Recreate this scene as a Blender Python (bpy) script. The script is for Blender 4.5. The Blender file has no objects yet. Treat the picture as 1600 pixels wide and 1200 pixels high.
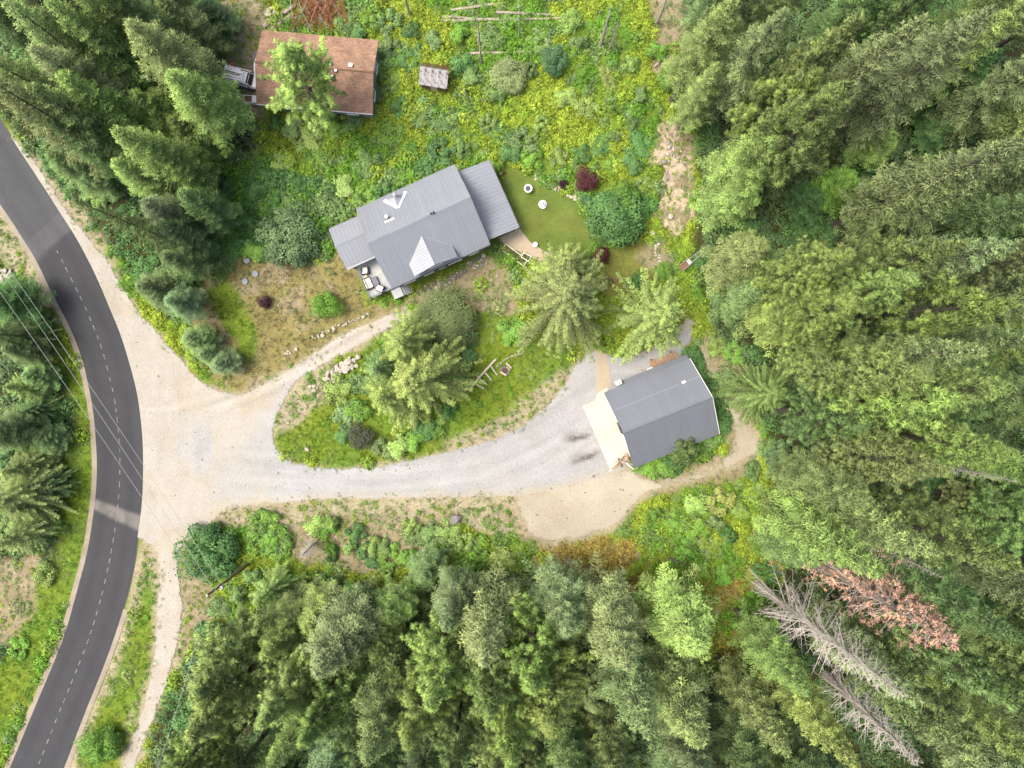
import bpy, bmesh, math, random
import numpy as np
from mathutils import Vector, Matrix, Euler, noise as mnoise
from mathutils.geometry import delaunay_2d_cdt

# ------------------------------------------------------------------ camera, world, sun, exposure
scene = bpy.context.scene
col = scene.collection
CAM_H = 92.0
F_PX = 1066.7                       # focal length in photo pixels (1600 wide, 24 mm on 36 mm)
TILT = -math.atan(30 / F_PX)
cam_data = bpy.data.cameras.new('camera')
cam_data.lens = 24.0; cam_data.sensor_width = 36.0
cam_data.clip_start = 1.0; cam_data.clip_end = 5000.0
cam = bpy.data.objects.new('camera', cam_data)
cam.location = (0, 0, CAM_H); cam.rotation_euler = (TILT, 0, 0)
col.objects.link(cam); scene.camera = cam

SUN_FROM = Vector((-0.60, 0.05, 1.25)).normalized()     # direction towards the sun
world = bpy.data.worlds.new('World'); scene.world = world; world.use_nodes = True
wn = world.node_tree; wn.nodes.clear()
sky = wn.nodes.new('ShaderNodeTexSky'); sky.sky_type = 'NISHITA'; sky.sun_disc = False
sky.sun_elevation = math.asin(SUN_FROM.z)
sky.sun_rotation = math.atan2(SUN_FROM.x, SUN_FROM.y)
sky.air_density = 1.0; sky.dust_density = 8.0; sky.ozone_density = 0.2
bg = wn.nodes.new('ShaderNodeBackground'); bg.inputs['Strength'].default_value = 0.145
wo = wn.nodes.new('ShaderNodeOutputWorld')
wn.links.new(sky.outputs[0], bg.inputs[0]); wn.links.new(bg.outputs[0], wo.inputs[0])
sun_d = bpy.data.lights.new('sun', 'SUN'); sun_d.energy = 1.35; sun_d.angle = math.radians(20)
sun_d.color = (1.0, 0.95, 0.86)
sun = bpy.data.objects.new('sun', sun_d); col.objects.link(sun)
sun.rotation_euler = SUN_FROM.to_track_quat('Z', 'Y').to_euler(); sun.location = (-60, 30, 120)
scene.view_settings.view_transform = 'Standard'; scene.view_settings.look = 'None'
scene.view_settings.gamma = 1.0; scene.view_settings.use_curve_mapping = False
scene.view_settings.exposure = 1.22
scene.cycles.max_bounces = 5; scene.cycles.diffuse_bounces = 3; scene.cycles.glossy_bounces = 2
scene.cycles.transmission_bounces = 3; scene.cycles.transparent_max_bounces = 4
scene.cycles.caustics_reflective = False; scene.cycles.caustics_refractive = False
scene.cycles.use_denoising = True

# ------------------------------------------------------------------ helpers
rng = np.random.default_rng(7)
random.seed(7)
CT, ST = math.cos(TILT), math.sin(TILT)

def PXA(px, py, z=0.0):
    """world xy of photo pixels (arrays allowed) on the plane at height z"""
    dx = (np.asarray(px, float) - 800) / F_PX; dy = (600 - np.asarray(py, float)) / F_PX
    wy = dy * CT + ST; wz = dy * ST - CT
    t = (z - CAM_H) / wz
    return dx * t, wy * t

def P(px, py, z=0.0):
    x, y = PXA(px, py, z)
    return Vector((float(x), float(y), z))

def PIX(x, y, z=0.0):
    """photo pixels of world points"""
    x = np.asarray(x, float); y = np.asarray(y, float); z = z - CAM_H
    cy = y * CT + z * ST; cz = -y * ST + z * CT
    return 800 + F_PX * x / (-cz), 600 - F_PX * cy / (-cz)

PPM = F_PX / CAM_H                  # photo pixels per metre on the ground

def lin(c):
    c = np.asarray(c, float) / 255.0
    return np.where(c <= 0.04045, c / 12.92, ((c + 0.055) / 1.055) ** 2.4)

def A(r, g, b, k=0.5):
    """albedo for a surface that shows as sRGB r,g,b in open light"""
    v = lin((r, g, b)) * k
    return (float(v[0]), float(v[1]), float(v[2]))

def tag(o, label=None, cat=None, group=None, kind=None):
    if label: o['label'] = label
    if cat: o['category'] = cat
    if group: o['group'] = group
    if kind: o['kind'] = kind
    return o

def link(o, parent=None):
    col.objects.link(o)
    if parent is not None: o.parent = parent
    return o

def empty(name, loc=(0, 0, 0), rz=0.0):
    o = bpy.data.objects.new(name, None); o.location = loc; o.rotation_euler = (0, 0, rz)
    o.empty_display_size = 0.2
    return link(o)

def mesh_np(name, V, F, mat=None, smooth=False):
    """V (n,3), F (m,k) arrays -> mesh, fast"""
    me = bpy.data.meshes.new(name)
    V = np.asarray(V, np.float32); F = np.asarray(F, np.int32)
    m, k = F.shape
    me.vertices.add(len(V)); me.vertices.foreach_set('co', V.ravel())
    me.loops.add(m * k); me.loops.foreach_set('vertex_index', F.ravel())
    me.polygons.add(m); me.polygons.foreach_set('loop_start', np.arange(0, m * k, k, dtype=np.int32))
    me.polygons.foreach_set('loop_total', np.full(m, k, np.int32))
    if smooth: me.polygons.foreach_set('use_smooth', np.ones(m, bool))
    if mat: me.materials.append(mat)
    me.update(calc_edges=True)
    return me

def face_attr(me, name, vals):
    a = me.attributes.new(name, 'FLOAT', 'FACE'); a.data.foreach_set('value', np.asarray(vals, np.float32))

def leaf_normals(me, V, F, nrm):
    """shade every leaf with the normal of the clump it belongs to"""
    me.polygons.foreach_set('use_smooth', np.ones(len(F), bool))
    me.normals_split_custom_set_from_vertices(np.repeat(nrm, 4, 0).astype(np.float32))

def oriented(V, F, nrm):
    q = V[F]; g = np.cross(q[:, 1] - q[:, 0], q[:, 3] - q[:, 0]); flip = (g * nrm).sum(1) < 0
    F = F.copy(); F[flip] = F[flip][:, ::-1]
    return F

def color_attr(me, name, rgb):
    a = me.attributes.new(name, 'FLOAT_COLOR', 'POINT')
    c = np.ones((len(rgb), 4), np.float32); c[:, :3] = rgb
    a.data.foreach_set('color', c.ravel())

class MB:
    """collects boxes, tubes and polygons into one mesh"""
    def __init__(s): s.v = []; s.f = []
    def add(s, vs, fs):
        n = len(s.v); s.v += [tuple(v) for v in vs]; s.f += [tuple(i + n for i in f) for f in fs]; return s
    def box(s, c, size, M=None):
        x, y, z = (k / 2 for k in size); c = Vector(c)
        vs = [Vector((i * x, j * y, k * z)) for k in (-1, 1) for j in (-1, 1) for i in (-1, 1)]
        if M is not None: vs = [M @ v for v in vs]
        return s.add([c + v for v in vs], [(0, 2, 3, 1), (4, 5, 7, 6), (0, 1, 5, 4), (2, 6, 7, 3), (0, 4, 6, 2), (1, 3, 7, 5)])
    def hexa(s, b, t):
        """bottom quad and top quad, same winding (ccw from above)"""
        return s.add(list(b) + list(t), [(3, 2, 1, 0), (4, 5, 6, 7), (0, 1, 5, 4), (1, 2, 6, 5), (2, 3, 7, 6), (3, 0, 4, 7)])
    def poly_prism(s, pts, z0, z1):
        n = len(pts)
        vs = [(p[0], p[1], z0) for p in pts] + [(p[0], p[1], z1) for p in pts]
        fs = [tuple(range(n - 1, -1, -1)), tuple(range(n, 2 * n))] + [(i, (i + 1) % n, n + (i + 1) % n, n + i) for i in range(n)]
        return s.add(vs, fs)
    def tube(s, pts, rad, n=6, cap=True):
        pts = [Vector(p) for p in pts]
        if not hasattr(rad, '__len__'): rad = [rad] * len(pts)
        vs = []
        for i, p in enumerate(pts):
            d = (pts[min(i + 1, len(pts) - 1)] - pts[max(i - 1, 0)])
            d = d.normalized() if d.length > 1e-6 else Vector((0, 0, 1))
            a = d.cross(Vector((0, 0, 1)) if abs(d.z) < 0.9 else Vector((1, 0, 0))).normalized(); b = d.cross(a)
            for k in range(n):
                t = 2 * math.pi * k / n
                vs.append(p + (a * math.cos(t) + b * math.sin(t)) * rad[i])
        fs = [(i * n + k, i * n + (k + 1) % n, (i + 1) * n + (k + 1) % n, (i + 1) * n + k) for i in range(len(pts) - 1) for k in range(n)]
        if cap: fs += [tuple(range(n - 1, -1, -1)), tuple((len(pts) - 1) * n + k for k in range(n))]
        return s.add(vs, fs)
    def lathe(s, prof, n=20, c=(0, 0, 0)):
        vs = [(c[0] + r * math.cos(2 * math.pi * k / n), c[1] + r * math.sin(2 * math.pi * k / n), c[2] + z) for r, z in prof for k in range(n)]
        fs = [(i * n + k, i * n + (k + 1) % n, (i + 1) * n + (k + 1) % n, (i + 1) * n + k) for i in range(len(prof) - 1) for k in range(n)]
        fs += [tuple(range(n - 1, -1, -1)), tuple((len(prof) - 1) * n + k for k in range(n))]
        return s.add(vs, fs)
    def build(s, name, mat, parent=None, smooth=False, bevel=0):
        me = bpy.data.meshes.new(name); me.from_pydata([tuple(v) for v in s.v], [], s.f); me.update()
        if mat: me.materials.append(mat)
        if smooth:
            for p in me.polygons: p.use_smooth = True
        o = bpy.data.objects.new(name, me)
        if bevel:
            bm = bmesh.new(); bm.from_mesh(me)
            bmesh.ops.bevel(bm, geom=bm.edges[:], offset=bevel, segments=2, affect='EDGES'); bm.to_mesh(me); bm.free()
        return link(o, parent)

# value noise on arrays ------------------------------------------------------
_lat = np.random.default_rng(99).random((256, 256))
def vnoise(x, y):
    x = np.asarray(x, float); y = np.asarray(y, float)
    xi = np.floor(x).astype(int); yi = np.floor(y).astype(int); fx = x - xi; fy = y - yi
    fx = fx * fx * (3 - 2 * fx); fy = fy * fy * (3 - 2 * fy)
    g = lambda i, j: _lat[i % 256, j % 256]
    return (g(xi, yi) * (1 - fx) + g(xi + 1, yi) * fx) * (1 - fy) + (g(xi, yi + 1) * (1 - fx) + g(xi + 1, yi + 1) * fx) * fy
def fbm(x, y, sc, o=3):
    r = 0; a = 1; t = 0
    for i in range(o):
        r = r + a * vnoise(x / sc + 17.3 * i, y / sc + 5.1 * i); t += a; a *= 0.5; sc /= 2.1
    return r / t

def inside(poly, X, Y):
    poly = np.asarray(poly, float); r = np.zeros(np.shape(X), bool)
    x0, y0 = poly[-1]
    for x1, y1 in poly:
        if y0 != y1:
            c = ((y0 > Y) != (y1 > Y)) & (X < (x1 - x0) * (Y - y0) / (y1 - y0) + x0)
            r ^= c
        x0, y0 = x1, y1
    return r

# ------------------------------------------------------------------ materials
def new_mat(name):
    m = bpy.data.materials.new(name); m.use_nodes = True
    nt = m.node_tree; nt.nodes.clear()
    return m, nt, nt.nodes, nt.links

def N(nt, t, **kw):
    n = nt.nodes.new(t)
    for k, v in kw.items(): setattr(n, k, v)
    return n

def mixrgb(nt, fac, a, b, mode='MIX'):
    n = nt.nodes.new('ShaderNodeMix'); n.data_type = 'RGBA'; n.blend_type = mode
    for sock, v in ((n.inputs[0], fac), (n.inputs[6], a), (n.inputs[7], b)):
        if hasattr(v, 'is_output') or isinstance(v, bpy.types.NodeSocket): nt.links.new(v, sock)
        elif isinstance(v, (int, float)): sock.default_value = v
        else: sock.default_value = (*v[:3], 1)
    return n.outputs[2]

def maprange(nt, v, a, b, c, d):
    n = nt.nodes.new('ShaderNodeMapRange'); nt.links.new(v, n.inputs[0])
    for i, k in enumerate((a, b, c, d)): n.inputs[i + 1].default_value = k
    return n.outputs[0]

def noise_tex(nt, vec, scale, detail=3, rough=0.6):
    n = nt.nodes.new('ShaderNodeTexNoise'); n.inputs['Scale'].default_value = scale
    n.inputs['Detail'].default_value = detail; n.inputs['Roughness'].default_value = rough
    if vec is not None: nt.links.new(vec, n.inputs['Vector'])
    return n.outputs['Fac']

def scale_col(nt, c, f):
    n = nt.nodes.new('ShaderNodeVectorMath'); n.operation = 'SCALE'
    nt.links.new(c, n.inputs[0])
    if isinstance(f, (int, float)): n.inputs['Scale'].default_value = f
    else: nt.links.new(f, n.inputs['Scale'])
    return n.outputs[0]

def surf_mat(name, color, rough=0.8, var=0.25, nscale=3.0, spec=0.3, metal=0.0, bump=0.0, bscale=20.0, color2=None, c2scale=1.0, c2lo=.5, c2hi=.65, coords='Object', each=0.0):
    """painted / wooden / stone surface with uneven tone and fine relief"""
    m, nt, ns, L = new_mat(name)
    out = N(nt, 'ShaderNodeOutputMaterial'); b = N(nt, 'ShaderNodeBsdfPrincipled'); L.new(b.outputs[0], out.inputs[0])
    tc = N(nt, 'ShaderNodeTexCoord'); v = tc.outputs[coords]
    n1 = noise_tex(nt, v, nscale, 5)
    rgb = N(nt, 'ShaderNodeRGB'); rgb.outputs[0].default_value = (*color, 1)
    c = rgb.outputs[0]
    if color2 is not None:
        f = maprange(nt, noise_tex(nt, v, c2scale, 5), c2lo, c2hi, 0, 1); c = mixrgb(nt, f, c, color2)
    c = scale_col(nt, c, maprange(nt, n1, 0.3, 0.7, 1 - var, 1 + var))
    if each:                                            # every sheet weathers a little differently
        oi = N(nt, 'ShaderNodeObjectInfo'); c = scale_col(nt, c, maprange(nt, oi.outputs['Random'], 0, 1, 1 - each, 1 + each))
        mp = N(nt, 'ShaderNodeMapping'); mp.inputs['Scale'].default_value = (5.0, .22, 1); L.new(v, mp.inputs[0])
        c = scale_col(nt, c, maprange(nt, noise_tex(nt, mp.outputs[0], 1.0, 4), .35, .75, 1.04, .93))
    L.new(c, b.inputs['Base Color'])
    b.inputs['Roughness'].default_value = rough; b.inputs['Metallic'].default_value = metal
    b.inputs['Specular IOR Level'].default_value = spec
    if bump:
        bn = N(nt, 'ShaderNodeBump'); bn.inputs['Strength'].default_value = bump; bn.inputs['Distance'].default_value = 0.05
        L.new(noise_tex(nt, v, bscale, 4), bn.inputs['Height']); L.new(bn.outputs[0], b.inputs['Normal'])
    return m

def leaf_mat(name, source, sat=1.0):
    """foliage: colour from the object (source='object') or the scatter point (source='instance')"""
    m, nt, ns, L = new_mat(name)
    out = N(nt, 'ShaderNodeOutputMaterial')
    if source == 'object':
        oi = N(nt, 'ShaderNodeObjectInfo'); c = oi.outputs['Color']
    else:
        at = N(nt, 'ShaderNodeAttribute'); at.attribute_type = 'INSTANCER'; at.attribute_name = 'tint'; c = at.outputs['Color']
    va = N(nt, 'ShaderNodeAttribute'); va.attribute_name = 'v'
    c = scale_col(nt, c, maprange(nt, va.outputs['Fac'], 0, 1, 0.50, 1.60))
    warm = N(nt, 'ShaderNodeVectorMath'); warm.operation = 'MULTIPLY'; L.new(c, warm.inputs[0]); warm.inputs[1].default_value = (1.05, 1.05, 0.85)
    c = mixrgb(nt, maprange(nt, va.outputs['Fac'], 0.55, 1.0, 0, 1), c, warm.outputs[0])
    d = N(nt, 'ShaderNodeBsdfPrincipled'); L.new(c, d.inputs['Base Color']); d.inputs['Roughness'].default_value = 0.62
    d.inputs['Specular IOR Level'].default_value = 0.25
    t = N(nt, 'ShaderNodeBsdfTranslucent'); L.new(c, t.inputs[0])
    mx = N(nt, 'ShaderNodeMixShader'); mx.inputs[0].default_value = 0.22
    L.new(d.outputs[0], mx.inputs[1]); L.new(t.outputs[0], mx.inputs[2]); L.new(mx.outputs[0], out.inputs[0])
    return m

def ground_mat(name, rough=0.95, fine=9.0, fvar=0.28, speck=0.2, bump=0.5, thin=False, blot=0.14):
    """earth, gravel, asphalt: colour from the 'Col' attribute, mottled at several sizes"""
    m, nt, ns, L = new_mat(name)
    out = N(nt, 'ShaderNodeOutputMaterial'); b = N(nt, 'ShaderNodeBsdfPrincipled'); L.new(b.outputs[0], out.inputs[0])
    at = N(nt, 'ShaderNodeAttribute'); at.attribute_name = 'Col'; c = at.outputs['Color']
    tc = N(nt, 'ShaderNodeTexCoord'); v = tc.outputs['Object']
    c = scale_col(nt, c, maprange(nt, noise_tex(nt, v, 0.35, 5), 0.3, 0.7, 1 - blot, 1 + blot))
    c = scale_col(nt, c, maprange(nt, noise_tex(nt, v, fine * 0.25, 5, 0.7), 0.3, 0.7, 1 - fvar, 1 + fvar))
    c = scale_col(nt, c, maprange(nt, noise_tex(nt, v, fine, 3, 0.8), 0.3, 0.7, 1 - speck, 1 + speck))
    L.new(c, b.inputs['Base Color']); b.inputs['Roughness'].default_value = rough
    b.inputs['Specular IOR Level'].default_value = 0.2
    bn = N(nt, 'ShaderNodeBump'); bn.inputs['Strength'].default_value = bump; bn.inputs['Distance'].default_value = 0.08
    L.new(noise_tex(nt, v, fine * 0.6, 5, 0.7), bn.inputs['Height']); L.new(bn.outputs[0], b.inputs['Normal'])
    if thin:
        ea = N(nt, 'ShaderNodeAttribute'); ea.attribute_name = 'edge'
        nz = noise_tex(nt, v, 2.6, 6, 0.75)
        cmp_ = N(nt, 'ShaderNodeMath'); cmp_.operation = 'GREATER_THAN'
        L.new(maprange(nt, ea.outputs['Fac'], 0, 1, 0.22, 0.95), cmp_.inputs[0]); L.new(nz, cmp_.inputs[1])
        tr = N(nt, 'ShaderNodeBsdfTransparent'); mx = N(nt, 'ShaderNodeMixShader')
        L.new(cmp_.outputs[0], mx.inputs[0]); L.new(tr.outputs[0], mx.inputs[1]); L.new(b.outputs[0], mx.inputs[2]); L.new(mx.outputs[0], out.inputs[0])
    return m

M = {}
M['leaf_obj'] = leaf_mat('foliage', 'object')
M['leaf_ins'] = leaf_mat('ground_foliage', 'instance')
M['bark'] = surf_mat('bark', (0.075, 0.064, 0.052), 0.95, 0.35, 3, bump=0.6, bscale=12)
M['dead_wood'] = surf_mat('dead_wood', (0.29, 0.272, 0.245), 0.9, 0.25, 2, bump=0.4, bscale=14)
M['log'] = surf_mat('log_wood', (0.27, 0.235, 0.19), 0.9, 0.3, 2, bump=0.4, bscale=14)
M['birch'] = surf_mat('birch_bark', (0.6, 0.57, 0.52), 0.8, 0.2, 3, color2=(0.12, 0.1, 0.09), c2scale=4, c2lo=.6, c2hi=.66)
M['ground'] = ground_mat('ground_soil')
M['gravel'] = ground_mat('gravel_surface', fine=14, fvar=0.10, speck=0.13, bump=0.35)
M['asphalt'] = ground_mat('asphalt_surface', rough=0.85, fine=16, fvar=0.08, speck=0.14, bump=0.15, blot=0.08)
M['gravel_thin'] = ground_mat('gravel_thinning_out', fine=14, fvar=0.15, speck=0.2, bump=0.35, thin=True, blot=0.05)
M['lawn'] = ground_mat('mown_lawn', fine=8, fvar=0.14, speck=0.2, bump=0.6)
M['rock'] = surf_mat('pale_rock', A(212, 204, 190), 0.9, 0.35, 1.5, bump=0.6, bscale=6)
M['rock_grey'] = surf_mat('grey_rock', A(165, 160, 158), 0.9, 0.35, 1.5, bump=0.6, bscale=6)
M['concrete'] = surf_mat('concrete', A(224, 219, 207), 0.85, 0.07, 0.6, bump=0.1, bscale=25, color2=A(212, 204, 187), c2scale=0.35, c2lo=.45, c2hi=.75)
M['walk'] = surf_mat('walk_concrete', A(196, 182, 160), 0.9, 0.08, 1.2, bump=0.15, bscale=25)
M['paint'] = surf_mat('road_paint', A(145, 145, 144), 0.7, 0.25, 6, color2=A(105, 106, 110), c2scale=5, c2lo=.45, c2hi=.6)
M['roof_house'] = surf_mat('grey_metal_roof', A(160, 167, 178), 0.5, 0.05, 0.5, spec=0.4, each=.035)
M['roof_garage'] = surf_mat('slate_metal_roof', A(134, 141, 152), 0.5, 0.06, 0.5, spec=0.4, each=.035)
M['roof_pale_sunlit'] = surf_mat('pale_sunlit_metal_roof', A(184, 190, 199), 0.5, 0.05, 0.5, spec=0.4, each=.035)  # pale flashing metal; also the dormer's left slope, with sunlight in its colour
M['flash'] = surf_mat('white_flashing', (0.68, 0.7, 0.71), 0.4, 0.06, 2, spec=0.5)
M['siding'] = surf_mat('dark_grey_siding', A(92, 98, 100), 0.8, 0.12, 1.0)
M['siding_pale'] = surf_mat('pale_green_siding', A(150, 160, 152), 0.8, 0.12, 1.0)
M['trim'] = surf_mat('white_trim', (0.62, 0.62, 0.6), 0.6, 0.08, 3)
M['dark_trim'] = surf_mat('dark_trim', (0.045, 0.048, 0.055), 0.6, 0.1, 3)
M['deck'] = surf_mat('grey_deck_boards', A(188, 196, 200), 0.7, 0.08, 1.5, color2=A(208, 210, 204), c2scale=0.8)
M['cushion'] = surf_mat('cream_cushion', (0.66, 0.63, 0.57), 0.9, 0.05, 4)
M['wicker'] = surf_mat('dark_wicker', (0.06, 0.06, 0.065), 0.8, 0.3, 20)
M['table_grey'] = surf_mat('grey_table', A(120, 128, 142), 0.6, 0.1, 5)
M['metal'] = surf_mat('galvanised', (0.42, 0.44, 0.46), 0.4, 0.12, 3, metal=0.6)
M['wood_new'] = surf_mat('orange_lumber', A(206, 166, 130), 0.8, 0.2, 4)
M['wood_pale'] = surf_mat('pale_lumber', A(222, 214, 184), 0.85, 0.2, 4)
M['wood_brown'] = surf_mat('brown_boards', A(140, 112, 88), 0.85, 0.25, 4)
M['white_box'] = surf_mat('white_enamel', (0.66, 0.65, 0.62), 0.5, 0.1, 2, color2=A(150, 110, 80), c2scale=1.6, c2lo=.62, c2hi=.75)
M['car_white'] = surf_mat('white_car_paint', (0.68, 0.69, 0.69), 0.3, 0.06, 1, spec=0.5)
M['black'] = surf_mat('black_rubber', (0.02, 0.02, 0.022), 0.8, 0.2, 4)
M['red'] = surf_mat('red_plastic', A(185, 75, 60), 0.6, 0.15, 4)
M['orange'] = surf_mat('orange_plastic', A(240, 150, 70), 0.6, 0.15, 4)
M['pink'] = surf_mat('pink_plastic', A(226, 150, 210), 0.6, 0.15, 4)
M['yellow'] = surf_mat('yellow_plastic', A(220, 215, 50), 0.6, 0.1, 4)
M['blue_lid'] = surf_mat('blue_grey_lid', A(165, 178, 185), 0.7, 0.15, 3)
M['stone_white'] = surf_mat('cast_stone', (0.5, 0.5, 0.5), 0.8, 0.1, 5)
M['soil'] = surf_mat('bed_soil', A(105, 85, 72), 0.95, 0.3, 4)
M['ash'] = surf_mat('ash', A(112, 88, 80), 0.95, 0.4, 6)
M['wire'] = surf_mat('aluminium_wire', (0.24, 0.25, 0.26), 0.5, 0.05, 1)
M['pole'] = surf_mat('weathered_pole', A(150, 125, 98), 0.9, 0.2, 2)
def glass_mat():
    m, nt, ns, L = new_mat('window_glass'); out = N(nt, 'ShaderNodeOutputMaterial'); b = N(nt, 'ShaderNodeBsdfPrincipled')
    b.inputs['Base Color'].default_value = (0.03, 0.035, 0.04, 1); b.inputs['Roughness'].default_value = 0.06; b.inputs['Specular IOR Level'].default_value = 0.6
    L.new(b.outputs[0], out.inputs[0]); return m
M['glass'] = glass_mat()
def shingle_mat():
    m, nt, ns, L = new_mat('brown_shingles'); out = N(nt, 'ShaderNodeOutputMaterial'); b = N(nt, 'ShaderNodeBsdfPrincipled')
    tc = N(nt, 'ShaderNodeTexCoord'); v = tc.outputs['UV']
    br = N(nt, 'ShaderNodeTexBrick'); L.new(v, br.inputs['Vector']); br.inputs['Scale'].default_value = 1.0
    br.inputs['Brick Width'].default_value = 0.34; br.inputs['Row Height'].default_value = 0.17; br.inputs['Mortar Size'].default_value = 0.012
    br.inputs['Color1'].default_value = (*A(214, 174, 146), 1); br.inputs['Color2'].default_value = (*A(180, 143, 118), 1); br.inputs['Mortar'].default_value = (*A(130, 100, 80), 1)
    dirt = maprange(nt, noise_tex(nt, v, 0.55, 6, 0.7), 0.42, 0.68, 0, 0.75)
    c = mixrgb(nt, dirt, br.outputs[0], A(112, 92, 76))
    c = scale_col(nt, c, maprange(nt, noise_tex(nt, v, 5, 4), 0.3, 0.7, 0.75, 1.25))
    L.new(c, b.inputs['Base Color']); b.inputs['Roughness'].default_value = 0.95
    bn = N(nt, 'ShaderNodeBump'); bn.inputs['Strength'].default_value = 0.5; bn.inputs['Distance'].default_value = 0.03
    L.new(br.outputs['Fac'], bn.inputs['Height']); bn.invert = True; L.new(bn.outputs[0], b.inputs['Normal'])
    L.new(b.outputs[0], out.inputs[0]); return m
M['shingle'] = shingle_mat()
M['rust_tin'] = surf_mat('old_tin_roof', A(178, 178, 180), 0.6, 0.25, 3, color2=A(95, 85, 78), c2scale=1.8, c2lo=.5, c2hi=.62)
M['moss'] = surf_mat('mossy_boards', A(120, 85, 60), 0.95, 0.35, 3, color2=A(110, 130, 60), c2scale=1.2, c2lo=.48, c2hi=.6)
# ------------------------------------------------------------------ the lie of the land (photo pixels on the ground plane)
ROAD_L = [(-150, 120), (-60, 240), (0, 322), (17, 347), (35, 375), (55, 407), (75, 450), (91, 480), (110, 517), (127, 560), (137, 605), (144, 642), (147, 675), (150, 720), (149, 760), (145, 797), (136, 859), (119, 921), (99, 995), (73, 1057), (48, 1116), (15, 1196), (-30, 1300), (-60, 1370)]
ROAD_R = [(-90, 40), (-30, 138), (27, 227), (50, 262), (75, 300), (97, 335), (117, 365), (140, 407), (160, 450), (172, 480), (190, 522), (205, 572), (215, 610), (221, 650), (225, 695), (225, 760), (222, 800), (216, 841), (209, 896), (191, 965), (165, 1039), (132, 1119), (103, 1198), (62, 1300), (30, 1390)]
DRIVE = [(14, 205), (38, 226), (66, 262), (90, 300), (112, 335), (133, 358), (154, 385), (174, 410), (190, 440), (205, 462), (222, 490), (245, 512), (262, 535), (290, 562), (305, 585), (330, 602), (352, 609), (375, 613), (398, 603), (430, 586), (470, 562), (505, 537), (540, 515), (580, 499), (612, 486), (630, 478), (650, 483), (646, 500), (628, 508), (600, 521), (565, 543), (535, 559), (505, 573), (480, 586), (462, 603), (448, 626), (432, 655), (430, 690), (442, 712), (470, 724), (510, 728), (550, 729), (600, 724), (650, 713), (700, 702), (760, 688), (810, 665), (850, 635), (880, 600), (892, 575), (905, 552), (935, 543), (962, 556), (1000, 548), (1040, 530), (1060, 505), (1078, 492), (1092, 505), (1085, 530), (1066, 552), (1060, 600), (1010, 650), (990, 690), (985, 735), (960, 744), (930, 752), (900, 762), (840, 775), (780, 781), (700, 781), (600, 783), (520, 784), (440, 789), (390, 793), (350, 803), (325, 826), (300, 846), (283, 862), (280, 900), (290, 940), (285, 990), (272, 1040), (258, 1085), (240, 1130), (222, 1170), (200, 1260), (170, 1260), (193, 1180), (215, 1120), (232, 1060), (240, 1000), (243, 940), (246, 880), (240, 858), (215, 843), (190, 840), (190, 700), (170, 560), (140, 470), (95, 380), (40, 300), (0, 215)]
SAND = [(795, 768), (850, 752), (930, 728), (985, 728), (1020, 750), (1065, 742), (1110, 728), (1140, 705), (1146, 680), (1138, 650), (1120, 620), (1108, 590), (1096, 560), (1088, 540), (1100, 535), (1115, 560), (1130, 595), (1150, 635), (1180, 668), (1195, 690), (1190, 712), (1150, 730), (1105, 748), (1060, 762), (1010, 772), (995, 795), (960, 830), (900, 848), (850, 852), (822, 838), (808, 812)]
ROCKY = [(1028, 200), (1060, 188), (1085, 210), (1090, 260), (1080, 310), (1085, 345), (1060, 372), (1030, 360), (1018, 330), (1030, 280), (1015, 240)]
TRACK = [(-60, -20), (120, -20), (150, 20), (180, 95), (160, 110), (130, 80), (80, 50), (40, 25), (-60, 10)]
LAWN = [(783, 258), (815, 268), (860, 290), (905, 318), (928, 345), (930, 392), (905, 412), (850, 410), (815, 385), (800, 340), (780, 290)]
SLAB = [(910, 634), (929, 626), (935, 613), (948, 605), (984, 690), (990, 705), (976, 722), (955, 737)]
WALK_G = [(930, 541), (949, 555), (955, 604), (947, 608), (934, 613), (931, 610)]
WALK_H = [(779, 371), (812, 357), (828, 378), (850, 392), (880, 405), (872, 418), (840, 408), (812, 393), (790, 385)]
HOUSE_FOOT = [(520, 366), (720, 268), (768, 262), (815, 357), (770, 385), (632, 455), (580, 470), (545, 420)]
GAR_FOOT = [(943, 612), (1068, 556), (1112, 660), (985, 720)]
BROWN_FOOT = [(420, 66), (585, 76), (578, 180), (418, 172)]
SHED_FOOT = [(660, 104), (702, 110), (698, 140), (658, 132)]
FOREST_R = [(1075, -60), (1750, -120), (1780, 1350), (1110, 1350), (1130, 1200), (1140, 1080), (1180, 960), (1225, 900), (1215, 760), (1200, 660), (1150, 590), (1110, 500), (1085, 400), (1095, 300), (1090, 200), (1070, 100)]
FOREST_B = [(190, 1300), (240, 1150), (285, 1040), (330, 990), (420, 940), (520, 900), (640, 920), (700, 900), (850, 900), (960, 960), (1060, 1000), (1140, 1060), (1160, 1350)]
FOREST_TL = [(-200, -120), (330, -120), (335, 60), (352, 115), (400, 160), (400, 230), (330, 300), (335, 420), (260, 500), (190, 400), (120, 330), (60, 240), (0, 180), (-200, -20)]
FOREST_L = [(-200, 380), (0, 410), (40, 460), (85, 560), (108, 640), (115, 760), (108, 850), (60, 900), (40, 1000), (0, 1060), (-200, 1120)]

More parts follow.
